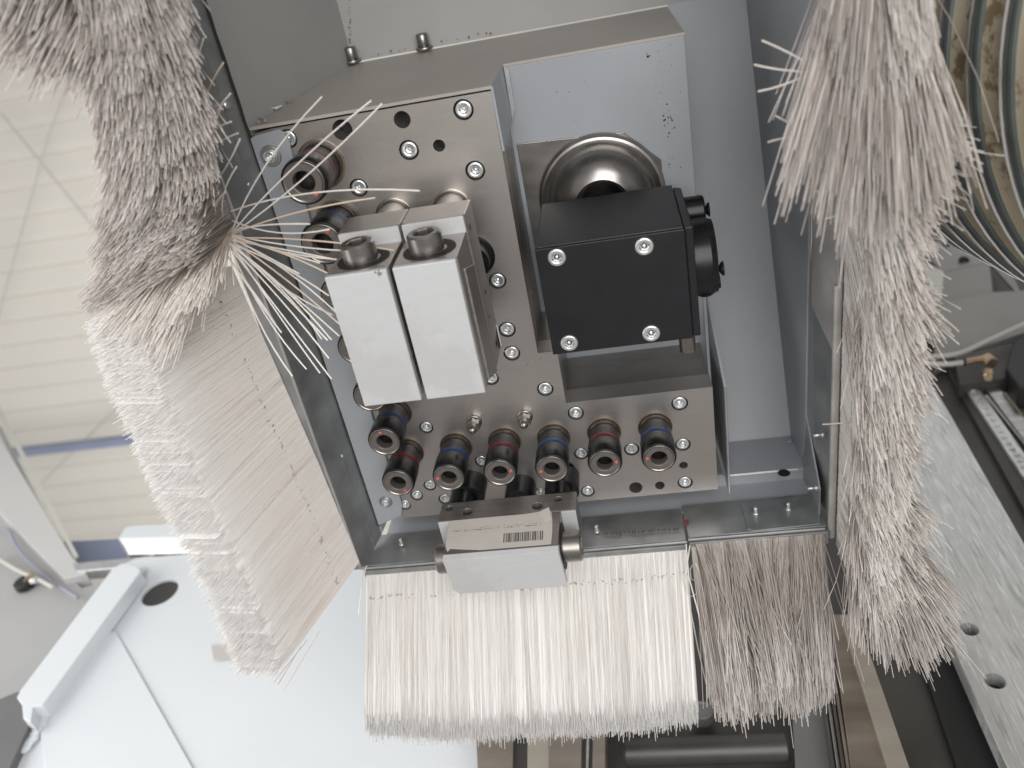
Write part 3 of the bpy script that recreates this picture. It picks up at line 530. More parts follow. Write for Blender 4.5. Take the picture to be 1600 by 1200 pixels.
def brush(n, base, tip, thick_b, thick_t, rad, material, name, parent, seed, splay=2.0, cs=None,  lenvar=.04, clump=0, clumpamt=.5, curve=2.0, lean=(0, 0, 0), shade_pow=1.0, wave=0, strag=.03, qmin=0.0):
    """bristles from the polyline base to the polyline tip; thick_* = how far the tuft rows spread outwards (vector)"""
    s = np.sort(rng.random(n)); q = qmin+(1-qmin)*rng.random(n)
    b = lerp_poly(base, s)+q[:, None]*np.array(thick_b)[None]
    t = lerp_poly(tip, np.clip(s+rng.normal(0, .006, n), 0, 1))+q[:, None]*np.array(thick_t)[None]
    L = np.linalg.norm(t-b, axis=1, keepdims=True)
    if wave: t += (t-b)*(wave*noise1(s, 3, seed))[:, None]
    if clump:
        k = (s*clump+rng.normal(0, .35, n)).astype(int); r = np.random.default_rng(seed+1); off = r.normal(0, 1, (clump*2+20, 3)); ctr = r.random(clump*2+20)
        cpos = np.clip((k+.5)/clump, 0, 1); tc_ = lerp_poly(tip, cpos)+q[:, None]*np.array(thick_t)[None]; kk = np.clip(k, 0, None)
        t = t*(1-clumpamt)+(tc_+off[kk]*(cs if cs is not None else splay*1.6))*clumpamt
    t = t+rng.normal(0, splay, (n, 3)); out = rng.random(n) < strag; t[out] += rng.normal(0, splay*3.2, (out.sum(), 3))
    t = b+(t-b)*(1+rng.normal(0, lenvar, n))[:, None]
    m = b*.45+t*.55+rng.normal(0, curve, (n, 3))+np.array(lean)[None]
    base_sh = .5+.16*noise1(s, 6, seed+3)+.25*(rng.random(n)-.5)*2; sh = np.clip(base_sh, 0, 1)**shade_pow
    me = strand_mesh(name, b-np.array(ORG[parent.name]), t-np.array(ORG[parent.name]), m-np.array(ORG[parent.name]), np.full(n, rad)*(1+rng.normal(0, .08, n)), material, sh, s)
    return inst(name, me, parent, ORG[parent.name], kind='stuff')
w1 = 26
def pack(base, tip, thick_b, thick_t, t1, material, parent, seed, q0=.15, q1=.8, cols=420, rows=14, wob=.5, light=.0):  # added so gaps between the bristles show bright instead of shadowed
    """closed, fluted filler body standing for the dense inner bristles of a brush"""
    r = np.random.default_rng(seed); s = np.linspace(0, 1, cols); B0 = lerp_poly(base, s); T0 = lerp_poly(tip, s)
    flute = r.normal(0, 1, cols); fr2 = np.convolve(r.normal(0, 1, cols+8), np.ones(9)/3, 'valid'); V = []; A = []
    sh = np.clip(.62+.07*r.normal(0, 1, cols)+.07*fr2+light, 0, 1); end = t1*(1+.03*r.normal(0, 1, cols)+.004*fr2)
    nb = np.array(thick_b, float); ntp = np.array(thick_t, float)
    for (q, a) in ((q0, 1), (q1, -1)):
        for j in range(rows+1):
            t = (j/rows)*end[:, None]; th = nb*(1-t)+ntp*t; u_ = th/np.linalg.norm(th, axis=1, keepdims=True)
            V.append(B0+(T0-B0)*t+th*q+u_*(flute*wob*.45*a)[:, None]*min(1, j/2)); A.append(np.stack([sh, np.broadcast_to(t[:, 0], (cols,)), s], 1))
    R_ = rows+1; V = np.concatenate(V); A = np.concatenate(A); F_ = []
    def quad(a, b): F_.append(np.stack([a[:-1], a[1:], b[1:], b[:-1]], 1))
    idx = np.arange(2*R_*cols).reshape(2*R_, cols)
    for j in range(rows): quad(idx[j], idx[j+1]); quad(idx[R_+j+1], idx[R_+j])
    quad(idx[rows], idx[R_+rows])
    F_ = np.concatenate(F_); me = bpy.data.meshes.new('bristle_filler'); o_ = np.array(ORG[parent.name]); P_ = (V-o_)*S; P_[:, 1] *= -1; P_[:, 2] *= -1
    me.from_pydata(P_.tolist(), [], F_.tolist()); me.polygons.foreach_set('use_smooth', [True]*len(F_)); me.set_sharp_from_angle(angle=math.radians(60))
    a = me.color_attributes.new('strand', 'FLOAT_COLOR', 'POINT'); a.data.foreach_set('color', np.c_[A, np.ones(len(A))].astype(np.float32).ravel()); me.materials.append(material)
    return inst('bristle_filler', me, parent, ORG[parent.name], kind='stuff')
# bottom clean brush
b1 = thing('brush_strip', (-90, -361, 26), 'wide clean white nylon brush hanging along the lower rim, left of the short grey one', 'brush')
B(MB().box((-197, -360.2, 22), (14.5, -371, 28.5)), 'brush_holder', 'zinc', b1, bevel=.4)
BB = [Z(-196, -362, 27), Z(14.5, -362, 27)]; BT = [Pw(570, 1126, 98), Pw(700, 1134, 98), Pw(850, 1127, 98), Pw(1000, 1119, 98), Pw(1088, 1104, 98)]
pack(BB, BT, (0, -8, 0), (0, -11, 0), .955, M['b_clean'], b1, 5, .09, .85, cols=900, wob=.18, light=.15)
brush(12000, BB, BT) if False else brush(12000, BB, [Pw(570, 1126, 98), Pw(700, 1134, 98), Pw(850, 1127, 98), Pw(1000, 1119, 98), Pw(1088, 1104, 98)], (0, -8, 0), (0, -11, 0), .24, M['b_clean'], 'bristles', b1, 11, splay=.55, cs=1.2, lenvar=.026, curve=.4, clump=90, clumpamt=.1, strag=.014, qmin=.06)
# short dirty brush
b2 = thing('brush_strip', (57, -360, 26), 'short dusty grey-brown brush at the right end of the lower rim, splayed and uneven', 'brush')
B(MB().box((16.5, -359.2, 22), (100, -369, 28)), 'brush_holder', 'zinc', b2, bevel=.4)
pack([Z(18.5, -361, 26), Z(97, -361, 26)], [Pw(1135, 1085, 96), Pw(1200, 1075, 96), Pw(1280, 1066, 96)], (0, -6, 0), (0, -10, 0), .72, M['b_dirty'], b2, 8, .3, .8, cols=170, wob=.9)
brush(4600, [Z(17.5, -361, 26), Z(98, -361, 26)], [Pw(1112, 1085, 96), Pw(1180, 1075, 96), Pw(1250, 1072, 96), Pw(1300, 1066, 96)], (0, -6, 0), (0, -12, 0), .34, M['b_dirty'], 'bristles', b2, 23, splay=1.8, cs=5, lenvar=.05, curve=1.6, clump=18, clumpamt=.4, strag=.05)
brush(1300, [Z(20, -359.5, 26), Z(97, -359.5, 26)], [Pw(1128, 1040, 92), Pw(1200, 1030, 92), Pw(1298, 1030, 92)], (0, -1, 0), (0, -2, 0), .34, M['b_dirty'], 'bristles', b2, 29, splay=2.4, cs=9, lenvar=.09, curve=2.2, clump=11, clumpamt=.6, strag=.08)
# left clean brush
b3 = thing('brush_strip', (-200, -240, 26), 'clean cream-white brush curtain fanning out from the left rim, its cut ends showing', 'brush')
B(MB().box((-199.6, -128, 20), (-208, -360, 26.5)), 'brush_holder', 'zinc', b3, bevel=.4)
lb = [Pw(366, 415, 27)+[-1, 0, 0], Pw(430, 560, 27)+[-1, 0, 0], Pw(500, 720, 27)+[-1, 0, 0], Pw(565, 878, 27)+[-1, 0, 0]]
LT = [Pw(222, 500, 92), Pw(250, 600, 92), Pw(328, 790, 92), Pw(396, 930, 92), Pw(440, 1052, 92)]
pack(lb, LT, (-7, 0, 0), (-25, 4, 1), .945, M['b_left'], b3, 6, .07, .92, cols=900, wob=.16, light=.1)
brush(15000, lb, LT, (-7, 0, 0), (-27, 4, 1), .24, M['b_left'], 'bristles', b3, 31, splay=.55, cs=1.1, lenvar=.022, curve=.35, clump=0, strag=.01, wave=.003, qmin=.07)
# upper-left dirty brush
b4 = thing('brush_strip', (-201, -20, 26), 'matted mauve-grey brush above the clean left one, bristles bent and clogged with dust', 'brush')
B(MB().box((-199.6, 95, 20), (-208, -127, 26.5)), 'brush_holder', 'zinc', b4, bevel=.4)
ub = [Z(-201, 80, 26), Z(-201, 20, 26), Z(-201, -50, 26), Z(-201, -122, 26)]
brush(10500, ub, [Pw(200, -160, 92), Pw(225, 60, 95), Pw(240, 260, 95), Pw(215, 455, 92)], (-7, 0, 0), (-26, -8, 0), .32, M['b_grey'], 'bristles', b4, 41, splay=1.4, cs=4.5, lenvar=.05, curve=.8, clump=30, clumpamt=.35, lean=(0, 5, 4), strag=.04)
brush(6500, ub, [Pw(270, -120, 80), Pw(305, 60, 80), Pw(335, 230, 80), Pw(300, 400, 84)], (-5, 0, 0), (-22, -6, 8), .32, M['b_grey'], 'bristles', b4, 43, splay=1.5, cs=5, lenvar=.07, curve=.9, clump=26, clumpamt=.35, strag=.05)
brush(2600, [Z(-203, 80, 26), Z(-203, 10, 26)], [Pw(-20, -60, 105), Pw(50, 50, 105), Pw(150, 120, 100)], (-6, 0, 0), (-12, 4, 0), .32, M['b_grey'], 'bristles', b4, 47, splay=3, cs=6, lenvar=.08, curve=2, clump=14, clumpamt=.4)
# tan torn end of that brush
brush(2200, [Pw(326, 330, 28), Pw(364, 352, 28)], [Pw(205, 470, 90), Pw(250, 505, 92), Pw(290, 500, 90), Pw(338, 425, 76)], (-3, 0, 0), (-8, -3, 6), .30, M['b_tan'], 'bristles', b4, 53, splay=1.8, cs=6, lenvar=.07, curve=1.6, clump=12, clumpamt=.5)
# right brush: pale base layer and matted tufts
b5 = thing('brush_strip', (106, -150, 26), 'long matted beige brush down the right rim, clumped into ragged tufts', 'brush')
B(MB().box((107, 95, 18), (114, -372, 26)), 'brush_holder', 'zinc', b5, bevel=.4)
rb = [Z(106.9, 95, 26), Z(106.7, -100, 26), Z(105.8, -250, 26), Z(104.9, -372, 26)]
pack(rb, [Pw(1405, -260, 92), Pw(1380, 110, 92), Pw(1384, 360, 92), Pw(1370, 640, 92), Pw(1362, 850, 92), Pw(1352, 965, 90)], (4, 0, 0), (10, -4, 0), .8, M['b_base'], b5, 9, .05, .8, cols=520, wob=.5, light=.2)
brush(9500, rb, [Pw(1420, -260, 92), Pw(1388, 110, 92), Pw(1390, 360, 92), Pw(1378, 640, 92), Pw(1370, 850, 92), Pw(1362, 968, 90)], (5, 0, 0), (10, -4, 0), .30, M['b_base'], 'bristles', b5, 61, splay=1.6, cs=3, lenvar=.05, curve=1.4, clump=40, clumpamt=.35)
tufts = [  # base v, tips along an arc at height w, count, material, splay
    (45, [Pw(x, y, 88) for x, y in ((1300, -20), (1345, 50), (1395, 75), (1432, 70))], 1800, 'b_grey', 1.6),
    (5, [Pw(x, y, 90) for x, y in ((1318, 110), (1350, 160), (1400, 165), (1432, 140))], 1600, 'b_grey', 1.6),
    (-15, [Pw(x, y, 104) for x, y in ((1250, 195), (1300, 232), (1370, 246), (1440, 232), (1486, 190))], 4600, 'b_grey', 1.8)]
tufts += [(-318, [Pw(x, y, 92) for x, y in ((1345, 925), (1385, 968), (1435, 968), (1468, 915))], 3000, 'b_dirty', 1.6), (-340, [Pw(x, y, 92) for x, y in ((1335, 955), (1375, 992), (1430, 1000), (1476, 968))], 3000, 'b_grey', 1.6)]
rt = random.Random(5); v_ = -104.0; k_ = 0
while v_ > -352:
    d = rt.uniform(4, 13); r_ = rt.uniform(-3, 4)+(4 if v_ < -290 else 0); w_ = rt.uniform(84, 94)
    tufts.append((v_, [Z(104, v_-d-4, w_-6), Z(110+r_*.5, v_-d-7, w_), Z(117+r_, v_-d-3, w_), Z(124+r_*1.3, v_-d+7, w_-8)], rt.randint(1300, 1900), ('b_dirty', 'b_grey', 'b_dirty')[k_ % 3], 1.5)); v_ -= rt.uniform(11, 17); k_ += 1
for i, (v0, arc, n, mt, sp_) in enumerate(tufts):
    brush(n, [Z(109.5, v0+12, 27), Z(109.5, v0-12, 27)], arc, (4, 0, 0), (2, -3, -10), .29, M[mt], 'bristles', b5, 70+i, splay=sp_, cs=4.0, lenvar=.12, curve=2.2, clump=7, clumpamt=.5, strag=.07, lean=(3, 2, 6))
# loose single bristles of the torn corner, each its own part
loose = [((362, 362), (503, 151), 10), ((362, 364), (580, 157), 6), ((362, 366), (597, 162), -6), ((361, 330), (656, 298), 16), ((358, 368), (586, 309), 10), ((364, 345), (515, 358), -8), ((358, 362), (484, 350), 8), ((358, 372), (616, 391), 10),
         ((360, 366), (618, 393), -4), ((360, 368), (590, 406), -8), ((362, 368), (500, 411), 4), ((364, 372), (468, 428), 6), ((364, 374), (518, 430), 12), ((366, 374), (525, 488), 14), ((366, 378), (530, 506), 10), ((366, 380), (520, 492), -6), ((364, 382), (514, 462), 12),
         ((366, 384), (512, 532), 8), ((366, 386), (518, 531), 14), ((364, 388), (514, 560), 10), ((366, 388), (500, 583), 4), ((364, 392), (518, 592), 6), ((362, 392), (479, 577), -4), ((364, 396), (457, 588), -5), ((360, 380), (530, 525), 8), ((362, 384), (503, 530), 16), ((364, 376), (575, 416), 6), ((356, 400), (440, 520), 5), ((354, 400), (430, 505), 8),
         ((330, 300), (345, 168), 6), ((318, 200), (349, 98), 5), ((310, 190), (318, 60), 4), ((322, 250), (360, 146), 8), ((330, 290), (375, 217), -5), ((325, 240), (372, 208), 4), ((320, 220), (361, 190), 4), ((345, 350), (352, 300), 8), ((350, 345), (370, 260), 6)]
for (a, b, bend) in loose:
    pa = Pw(*a, 34); pb = Pw(*b, 62+random.uniform(-6, 8)); d = pb-pa; nrm = np.cross(d, [0, 0, 1.]); nrm /= np.linalg.norm(nrm); mid = (pa+pb)/2-nrm*bend*.7+[0, 0, 7]
    path = [(1-t)**2*pa+2*t*(1-t)*mid+t*t*pb for t in np.linspace(0, 1, 9)]
    B(MB().tube(path, .42, 6), 'bristle', 'b_tan' if random.random() < .12 else 'b_clean', b4)
for (a, b, bend, w_) in (((1272, 105), (1190, 63), 3, 84), ((1275, 112), (1178, 101), -3, 84), ((1290, 100), (1184, 143), -6, 84), ((1262, 212), (1210, 180), 3, 88), ((1255, 215), (1200, 222), 5, 90), ((1330, 660), (1285, 663), 3, 50), ((1318, 334), (1290, 342), 2, 45), ((1450, 480), (1498, 518), 4, 90), ((1440, 600), (1455, 640), 4, 90)):
    pa = Pw(*a, w_); pb = Pw(*b, w_-3); mid = (pa+pb)/2+[0, bend*.4, 2]; path = [(1-t)**2*pa+2*t*(1-t)*mid+t*t*pb for t in np.linspace(0, 1, 7)]
    B(MB().tube(path, .42, 6), 'bristle', 'b_base', b5)
for (pts) in ([(1072, 850), (1076, 900), (1092, 960), (1108, 1090)], [(1078, 852), (1070, 905), (1090, 1010), (1104, 1070)], [(1085, 878), (1078, 890), (1080, 905), (1089, 908), (1092, 895), (1087, 880)], [(1072, 935), (1085, 930), (1095, 925)]):
    B(MB().tube([Pw(x, y, 32+i*(14 if len(pts) == 4 else 2)) for i, (x, y) in enumerate(pts)], .42, 6), 'bristle', 'b_clean', b2)
B(MB().tube([Pw(573, 884, 28), Pw(566, 905, 38), Pw(560, 960, 52)], .4, 6), 'bristle', 'b_clean', b1)
for a, b in (((500, 985), (444, 1078)), ((480, 1000), (428, 1066)), ((470, 1010), (434, 1070))): B(MB().tube([Pw(*a, 60), Pw(*b, 96)], .3, 6), 'bristle', 'b_left', b3)
# ================================================================= HALL AND MACHINE BEHIND
def wall_poly(px, v, depth=20): return MB().prism([Pv(x, y, v) for x, y in px], (0, -depth, 0))
# cladded hall ceiling, each board a part
RW = -2600.0
ceil_ = thing('hall_ceiling', Pw(100, 400, RW), 'cream corrugated cladding of the hall ceiling', 'ceiling', kind='structure')
del ceil_['category']
pa = Pw(0, 10, RW); pb = Pw(0, 820, RW); v = 900.0; k = 0
vend = -3300
while v > vend:
    B(MB().prism([Z(-4200, v, RW), Z(-4200, v-70, RW+9), Z(-4200, v-98, RW+9), Z(-4200, v-107, RW)], (5200, 0, 0)), 'board', 'roof', ceil_)
    v -= 108; k += 1
B(MB().box((-4200, 900, RW-30), (1000, vend, RW-5)), 'backing_sheet', 'roofgap', ceil_)
for a, b in (((75, 215), (-10, 520)), ((0, 175), (240, 470)), ((180, 640), (60, 760)), ((110, 120), (75, 215))): B(MB().tube([Pw(*a, RW+80), Pw(*b, RW+80)], 3.2, 6), 'hanging_wire', 'cable', ceil_)
bm_ = B(MB().box(Pw(-40, 716, RW+150)+[-200, 16, -30], Pw(-40, 716, RW+150)+[2900, -16, 10]), 'ceiling_beam', 'bluebeam'); tag(bm_, 'slim blue beam crossing under the hall ceiling cladding', 'beam')
hw_ = MB().box((-4200, vend, RW-40), (2500, vend-40, 1600)); tag(B(hw_, 'hall_wall', 'roof'), kind='structure')
# window / door frame at the far left
VF = -640.0
fr = thing('window_surround', Pv(90, 860, VF), 'white metal frame slanting down at the far left edge above the grey cabinet', 'frame')
B(wall_poly([(-60, 560), (10, 700), (112, 868), (135, 895), (100, 905), (-60, 740)], VF, 22), 'frame_post', 'whiteframe', fr, bevel=1.5)
B(wall_poly([(-20, 640), (2, 668), (66, 792), (60, 796), (-20, 690)], VF-60, 12), 'inner_post', 'whiteframe', fr, bevel=1)
B(wall_poly([(-60, 545), (-2, 650), (116, 872), (122, 868), (2, 640), (-60, 530)], VF+2, 3), 'gasket', 'cable', fr)
B(wall_poly([(112, 880), (240, 868), (240, 882), (118, 893)], VF+2, 16), 'cross_rail', 'zincedge', fr, bevel=1)
B(wall_poly([(90, 846), (300, 836), (300, 876), (112, 884)], VF-50, 20), 'blue_rail', 'bluebeam', fr, bevel=1)
bar = thing('white_bar', Pv(260, 850, VF), 'glossy white metal bar lying above the round hole, below the ceiling', 'bar')
B(MB().prism([Pv(184, 842, VF+20), Pv(196, 823, VF+20), Pv(212, 820, VF+20), Pv(420, 812, VF+20), Pv(420, 836, VF+20)], (0, -40, 0)), 'bar_face', 'white', bar, bevel=2)
B(MB().prism([Pv(186, 843, VF+19), Pv(420, 837, VF+19), Pv(420, 862, VF+5), Pv(200, 866, VF+5), Pv(196, 856, VF+8)], (0, -30, 0)), 'bar_underside', 'railsteel', bar, bevel=1.5)
# white machine column with the round hole
VC = -600.0
colm = thing('machine_column', Pv(430, 1050, VC), 'large white machine column behind the brushes with one round hole near its top', 'machine')
hp = Pv(250, 926, VC); hr = abs(Pv(279, 916, VC)[0]-Pv(221, 937, VC)[0])/2*1.0
op = [Pv(x, y, VC) for x, y in ((186, 884), (214, 872), (480, 852), (760, 842), (762, 1240), (300, 1500), (-100, 1420), (20, 1100))]
mb = drilled([(p[0], p[2]) for p in op], [(hp[0], hp[2], hr*1.1, 3)], 0, 30); mb.v = [(a, VC+c, b) for a, b, c in mb.v]; mb.f = [f[::-1] for f in mb.f]
B(mb, 'front_plate', 'white', colm)
B(MB().lathe([(0, 0), (hr*1.09, 0)], (hp[0], VC-2.8, hp[2]), (0, 1, 0), 24, False), 'hole_bottom', 'darksteel', colm)
B(wall_poly([(150, 1000), (180, 985), (335, 1260), (80, 1260), (60, 1130)], VC+2.5, 2), 'raised_panel', 'white', colm, bevel=.6)
gp = [Pv(x, y, VC+20) for x, y in ((176, 888), (190, 880), (214, 884), (220, 892), (66, 1102), (52, 1104), (48, 1128), (36, 1122), (34, 1100), (26, 1090), (32, 1078))]
B(MB().prism(gp, (0, -18, 0)), 'stiffening_rib', 'white', colm, bevel=.8)
wd_ = MB()
a = Pv(222, 890, VC+3); b = Pv(40, 1170, VC+3)
for k in range(46):
    t = k/45; p = a+(b-a)*t; wd_.lathe([(0, 2.2), (3.4+random.random()*1.5, 1.6), (5+random.random()*1.5, 0), (0, -1)], p+rng.normal(0, .6, 3)*[1, 0, 1], (0, 1, 0), 10)
B(wd_, 'weld_seam', 'white', colm)
B(wall_poly([(330, 1008), (382, 1004), (386, 1026), (334, 1030)], VC+3.6, 1), 'faded_sticker', 'label', colm)
cab = thing('grey_cabinet', Pv(20, 980, VC-60), 'pale grey cabinet side at the lower left edge with a sensor on it', 'cabinet')
B(wall_poly([(-80, 730), (60, 860), (130, 920), (170, 905), (190, 960), (60, 1260), (-80, 1260)], VC-50, 60), 'side_panel', 'cabinet', cab, bevel=1)
B(wall_poly([(-70, 1120), (30, 1080), (46, 1130), (10, 1210), (-70, 1210)], VC+10, 10), 'dark_edge', 'greyframe', cab)
sn = thing('sensor', Pv(40, 916, VC-48), 'small round black sensor with a brass stem beside a cable', 'sensor')
c0 = Pv(42, 916, VC-49); B(MB().cyl(c0, c0+[0, 10, 0], 13, 28, 1), 'housing', 'blackplastic', sn)
B(MB().cyl(c0+[3, 9, 0], c0+[22, 24, 4], 3, 16, .5), 'stem', 'brass', sn); B(MB().cyl(c0+[16, 12, 4], c0+[26, 14, 6], 4.5, 16, .5), 'cap', 'castlight', sn)
def cable(pts, r, m_, label, v=None, ww=None):
    p = [Pv(x, y, v) if v is not None else Pw(x, y, ww) for x, y in pts]; P_ = []
    for i in range(len(p)-1):
        p0 = p[max(i-1, 0)]; p1 = p[i]; p2 = p[i+1]; p3 = p[min(i+2, len(p)-1)]
        for t in np.linspace(0, 1, 7)[:-1]: P_.append(.5*((2*p1)+(-p0+p2)*t+(2*p0-5*p1+4*p2-p3)*t*t+(-p0+3*p1-3*p2+p3)*t**3))
    P_.append(p[-1]); return tag(B(MB().tube(P_, r, 10), 'cable', m_), label, 'cable')
cable([(-10, 830), (12, 828), (30, 860), (70, 900), (122, 934)], 2.2, 'cableblue', 'dark violet cable looping behind the round black sensor', v=VC-40)
cable([(-10, 868), (30, 892), (60, 905), (84, 918)], 3.0, 'cable', 'pale grey cable running to the sensor on the cabinet', v=VC-36)
# bottom: vertical guides and ways
VB = -560.0
ways = thing('machine_ways', Pv(1000, 1180, VB), 'dark machine bed ways and steel guides seen below the bristle tips', 'machine')
def strip(px, m_, dv, name='guide_strip'): B(wall_poly(px, VB+dv, 14), name, m_, ways, bevel=.5)
strip([(738, 980), (806, 980), (800, 1260), (748, 1260)], 'brownsteel', 0); strip([(804, 980), (829, 980), (826, 1260), (798, 1260)], 'darksteel', -6)
strip([(827, 980), (861, 980), (857, 1260), (823, 1260)], 'beigestrip', 4); strip([(860, 980), (913, 980), (907, 1260), (856, 1260)], 'brownsteel', 8)
strip([(912, 980), (921, 980), (914, 1260), (905, 1260)], 'darksteel', 2); strip([(920, 980), (925, 980), (919, 1260), (913, 1260)], 'railsteel', 3); strip([(924, 980), (932, 980), (926, 1260), (918, 1260)], 'darksteel', 1)
strip([(930, 980), (948, 980), (945, 1260), (924, 1260)], 'brownsteel', 5)
B(wall_poly([(940, 980), (1300, 980), (1340, 1260), (938, 1260)], VB-50, 14), 'recess_panel', 'darksteel', ways)
B(wall_poly([(765, 500), (1330, 500), (1520, 1260), (765, 1260)], VB-70, 14), 'back_panel', 'darksteel', ways)
a = Pv(975, 1176, VB-30); b = Pv(1232, 1168, VB-30); B(MB().cyl(a, b, 11, 28, 2), 'cross_tube', 'darksteel', ways)
p = Pv(1097, 1112, VB-34); B(MB().lathe([(9, -8), (9, 2), (7.5, 3), (6.5, 2), (0, 2)], p, (0, 1, 0), 28), 'plug', 'greyframe', ways)
strip([(1232, 1000), (1290, 1000), (1318, 1260), (1246, 1260)], 'greyframe', -20, 'grey_panel')
for i in range(4): strip([(1272+i*7, 1000), (1276+i*7, 1000), (1314+i*8, 1260), (1308+i*8, 1260)], ('darksteel', 'railsteel', 'darksteel', 'brownsteel')[i], -6+i*1.5, 'rail_edge')
strip([(1296, 960), (1322, 960), (1408, 1260), (1338, 1260)], 'brownsteel', 0); strip([(1312, 960), (1338, 960), (1442, 1260), (1406, 1260)], 'beigestrip', 4)
strip([(1336, 960), (1420, 950), (1528, 1260), (1440, 1260)], 'darksteel', -10, 'dark_panel'); strip([(1408, 940), (1464, 940), (1606, 1260), (1516, 1260)], 'blackplastic', -3, 'dark_panel')
# scraped aluminium plate with two holes on the right
VA = -540.0
ap = thing('aluminium_plate', Pv(1530, 900, VA), 'large scraped aluminium plate at the right with two round bolt holes', 'plate')
hs = []
for x, y, rx in ((1515, 983, 16), (1555, 1064, 18)):
    p = Pv(x, y, VA); hs.append((p[0], p[2], abs(Pv(x+rx, y, VA)[0]-Pv(x-rx, y, VA)[0])/2*.93, 13))
op = [Pv(x, y, VA) for x, y in ((1330, 420), (1432, 562), (1480, 640), (1600, 850), (1700, 1010), (1700, 1300), (1618, 1300), (1480, 990), (1440, 900), (1380, 760))]
mb = drilled([(p[0], p[2]) for p in op], hs, 0, 14); mb.v = [(a_, VA+c, b_) for a_, b_, c in mb.v]; mb.f = [f[::-1] for f in mb.f]
B(mb, 'plate_body', 'castalu', ap)
for h in hs: B(MB().lathe([(0, 0), (h[2], 0)], (h[0], VA-12.4, h[1]), (0, 1, 0), 24, False), 'hole_bottom', 'dark', ap)
p = Pv(1426, 594, VA); B(MB().cyl(p+[0, -2, 0], p+[0, 5, 0], 4.2, 16, .8), 'bolt', 'railsteel', ap)
# linear rail beyond the plate
rl = thing('linear_rail', Pv(1540, 700, VA-30), 'dark steel linear rail running down to the right edge beside the aluminium plate', 'rail')
def rs(px, m_, dv, nm): B(wall_poly(px, VA-30+dv, 10), nm, m_, rl, bevel=.4)
rs([(1436, 556), (1476, 570), (1640, 870), (1600, 862), (1480, 640)], 'darksteel', 0, 'rail_base'); rs([(1474, 566), (1500, 584), (1680, 866), (1640, 868)], 'darksteel', 6, 'rail_side')
rs([(1498, 590), (1522, 596), (1700, 850), (1680, 868)], 'castalu', 10, 'toothed_strip'); rs([(1520, 590), (1540, 600), (1720, 846), (1700, 852)], 'blackplastic', 4, 'rail_groove')
rs([(1538, 604), (1556, 598), (1740, 830), (1722, 846)], 'railsteel', 13, 'rail_head'); rs([(1554, 590), (1590, 570), (1800, 800), (1740, 832)], 'brownsteel', 5, 'rail_side')
rs([(1586, 560), (1680, 560), (1800, 760), (1790, 800)], 'darksteel', 0, 'rail_base')
for i in range(22):
    t = i/21; p = Pv(1508+t*130, 592+t*192, VA-19.5); B(MB().box(p+[-2.6, 0, -1.2], p+[2.6, 1.6, 1.2]), 'tooth', 'castalu', rl)
# cast block, carriage
cb = thing('cast_bracket', Pv(1520, 480, VA-20), 'grey cast bracket with two bolt holes below the ribbed hose', 'bracket')
B(wall_poly([(1474, 424), (1546, 410), (1552, 458), (1470, 470)], VA-22, 40), 'upper_step', 'casting', cb, bevel=1.5)
B(wall_poly([(1470, 470), (1552, 456), (1620, 452), (1640, 500), (1600, 520), (1462, 562), (1464, 500)], VA-10, 52), 'lower_step', 'casting', cb, bevel=1.5)
B(MB().prism([Pv(1474, 424, VA-22), Pv(1470, 470, VA-22), Pv(1434, 482, VA-60), Pv(1424, 400, VA-60)], (8, -6, 0)), 'side_face', 'castlight', cb, bevel=.8)  # side face in a lighter tone than the rest of the casting
tw = Pv(1474, 424, VA-22)[2]
B(MB().prism([Pv(1474, 424, VA-22.5), Pv(1546, 410, VA-22.5), Pv(1600, 470, VA-60), Pv(1560, 378, VA-110), Pv(1436, 378, VA-110)], (0, -3, -10)), 'top_face', 'casting', cb)
for x, y, r in ((1477, 384, 7), (1504, 412, 8)):
    p = Pv(x, y, VA-78 if y < 400 else VA-36); B(MB().lathe([(0, .6), (r*.8, .6), (r, 0)], p+[0, 6, 4], (0, .75, .65), 22), 'bolt_hole', 'dark', cb)
bkp = B(wall_poly([(1380, 330), (1700, 330), (1800, 620), (1700, 900), (1420, 570), (1380, 420)], VA-150, 20), 'machine_back_panel', 'darksteel'); tag(bkp, 'dark machine panel behind the cast bracket and rail', 'panel')
cable([(1430, 556), (1462, 557), (1500, 552), (1545, 532), (1640, 488)], 2.9, 'cable', 'upper grey plastic tube curving up to the right edge', v=VA+8)
cable([(1425, 553), (1450, 567), (1480, 569), (1508, 566)], 2.9, 'cable', 'lower grey plastic tube ending in the brass fitting', v=VA+8)
ft = thing('brass_fitting', Pv(1535, 563, VA+8), 'small brass elbow fitting on the end of the lower grey tube', 'fitting')
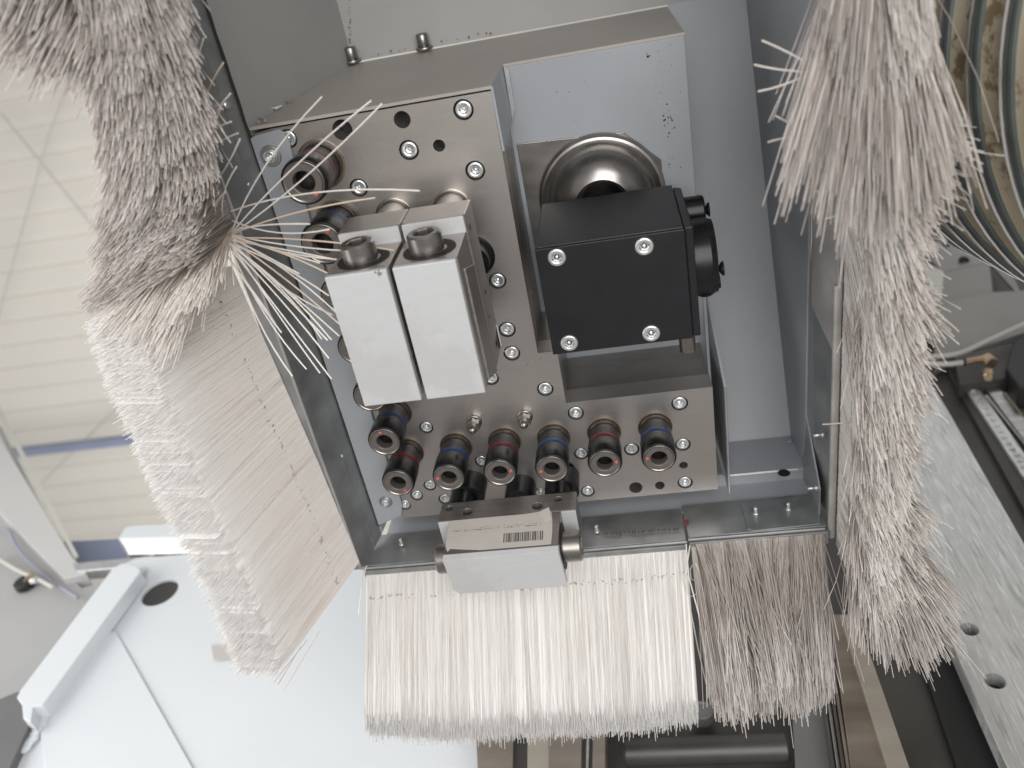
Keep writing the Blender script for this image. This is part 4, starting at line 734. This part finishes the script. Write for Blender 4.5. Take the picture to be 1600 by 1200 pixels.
B(MB().cyl(Pv(1508, 566, VA+8), Pv(1538, 560, VA+8), 3.8, 18, .5), 'sleeve', 'brass', ft); B(MB().cyl(Pv(1540, 560, VA+8), Pv(1550, 568, VA+8), 7, 18, 1), 'elbow', 'brass', ft)
B(MB().cyl(Pv(1505, 566, VA+8), Pv(1509, 566, VA+8), 4.6, 18, .5), 'collar', 'blackplastic', ft); B(MB().cyl(Pv(1544, 580, VA+2), Pv(1544, 590, VA+2), 5.2, 18, 1), 'nipple', 'brass', ft)
vb = thing('valve_block', Pv(1545, 575, VA-6), 'black valve block under the brass fitting', 'valve')
B(wall_poly([(1490, 556), (1582, 536), (1580, 562), (1575, 590), (1500, 600)], VA-8, 20), 'body', 'darksteel', vb, bevel=1); B(wall_poly([(1582, 535), (1640, 505), (1660, 610), (1592, 604), (1572, 575)], VA+2, 26), 'cover', 'blackplastic', vb, bevel=2)
# ribbed hose
hose = None
def Pcam(x, y, z): return RC.T @ np.array([x, y, z], float)+np.array([0, 0, H])
cA = Pcam(0, 0, 0)
SH_ = 1.32; R_h = 125*SH_
c0 = Pcam(270*SH_, -151*SH_, 314*SH_); dl = RC.T @ np.array([.03, .41, -.91]); dl /= np.linalg.norm(dl)
hose = thing('ribbed_hose', c0, 'large stained yellowish extraction hose with steel wire ribs at the upper right', 'hose')
prof = []; pitch = 19.2*SH_; nr = 9
for k in range(-12*8, nr*8):
    f_ = (k % 8)/8; prof.append((R_h-1.6*math.sin(math.pi*f_)**.7*(1 if f_ > 0 else 0), k*pitch/8))
B(MB().lathe(prof, c0, dl, 96), 'hose_wall', 'hosewall', hose)
for k in range(-12, nr):
    q = c0+dl*(k*pitch); ra = B(MB().lathe([(R_h-2.5, -3.6), (R_h+.6, -3.0), (R_h+1.1, -1.4), (R_h+.5, 0), (R_h+1.1, 1.4), (R_h+.6, 3.0), (R_h-2.5, 3.6)], q, dl, 96), 'rib', 'hoserib', hose, q)
    B(MB().lathe([(R_h-.2, -4.7), (R_h+1.1, -4.7), (R_h+1.5, -4.1), (R_h+.6, -3.4)], q, dl, 96), 'wire_ring', 'wire', ra, q)
print('tris', sum(len(o.data.polygons) for o in bpy.data.objects if o.type == 'MESH'), 'objects', len(bpy.data.objects))
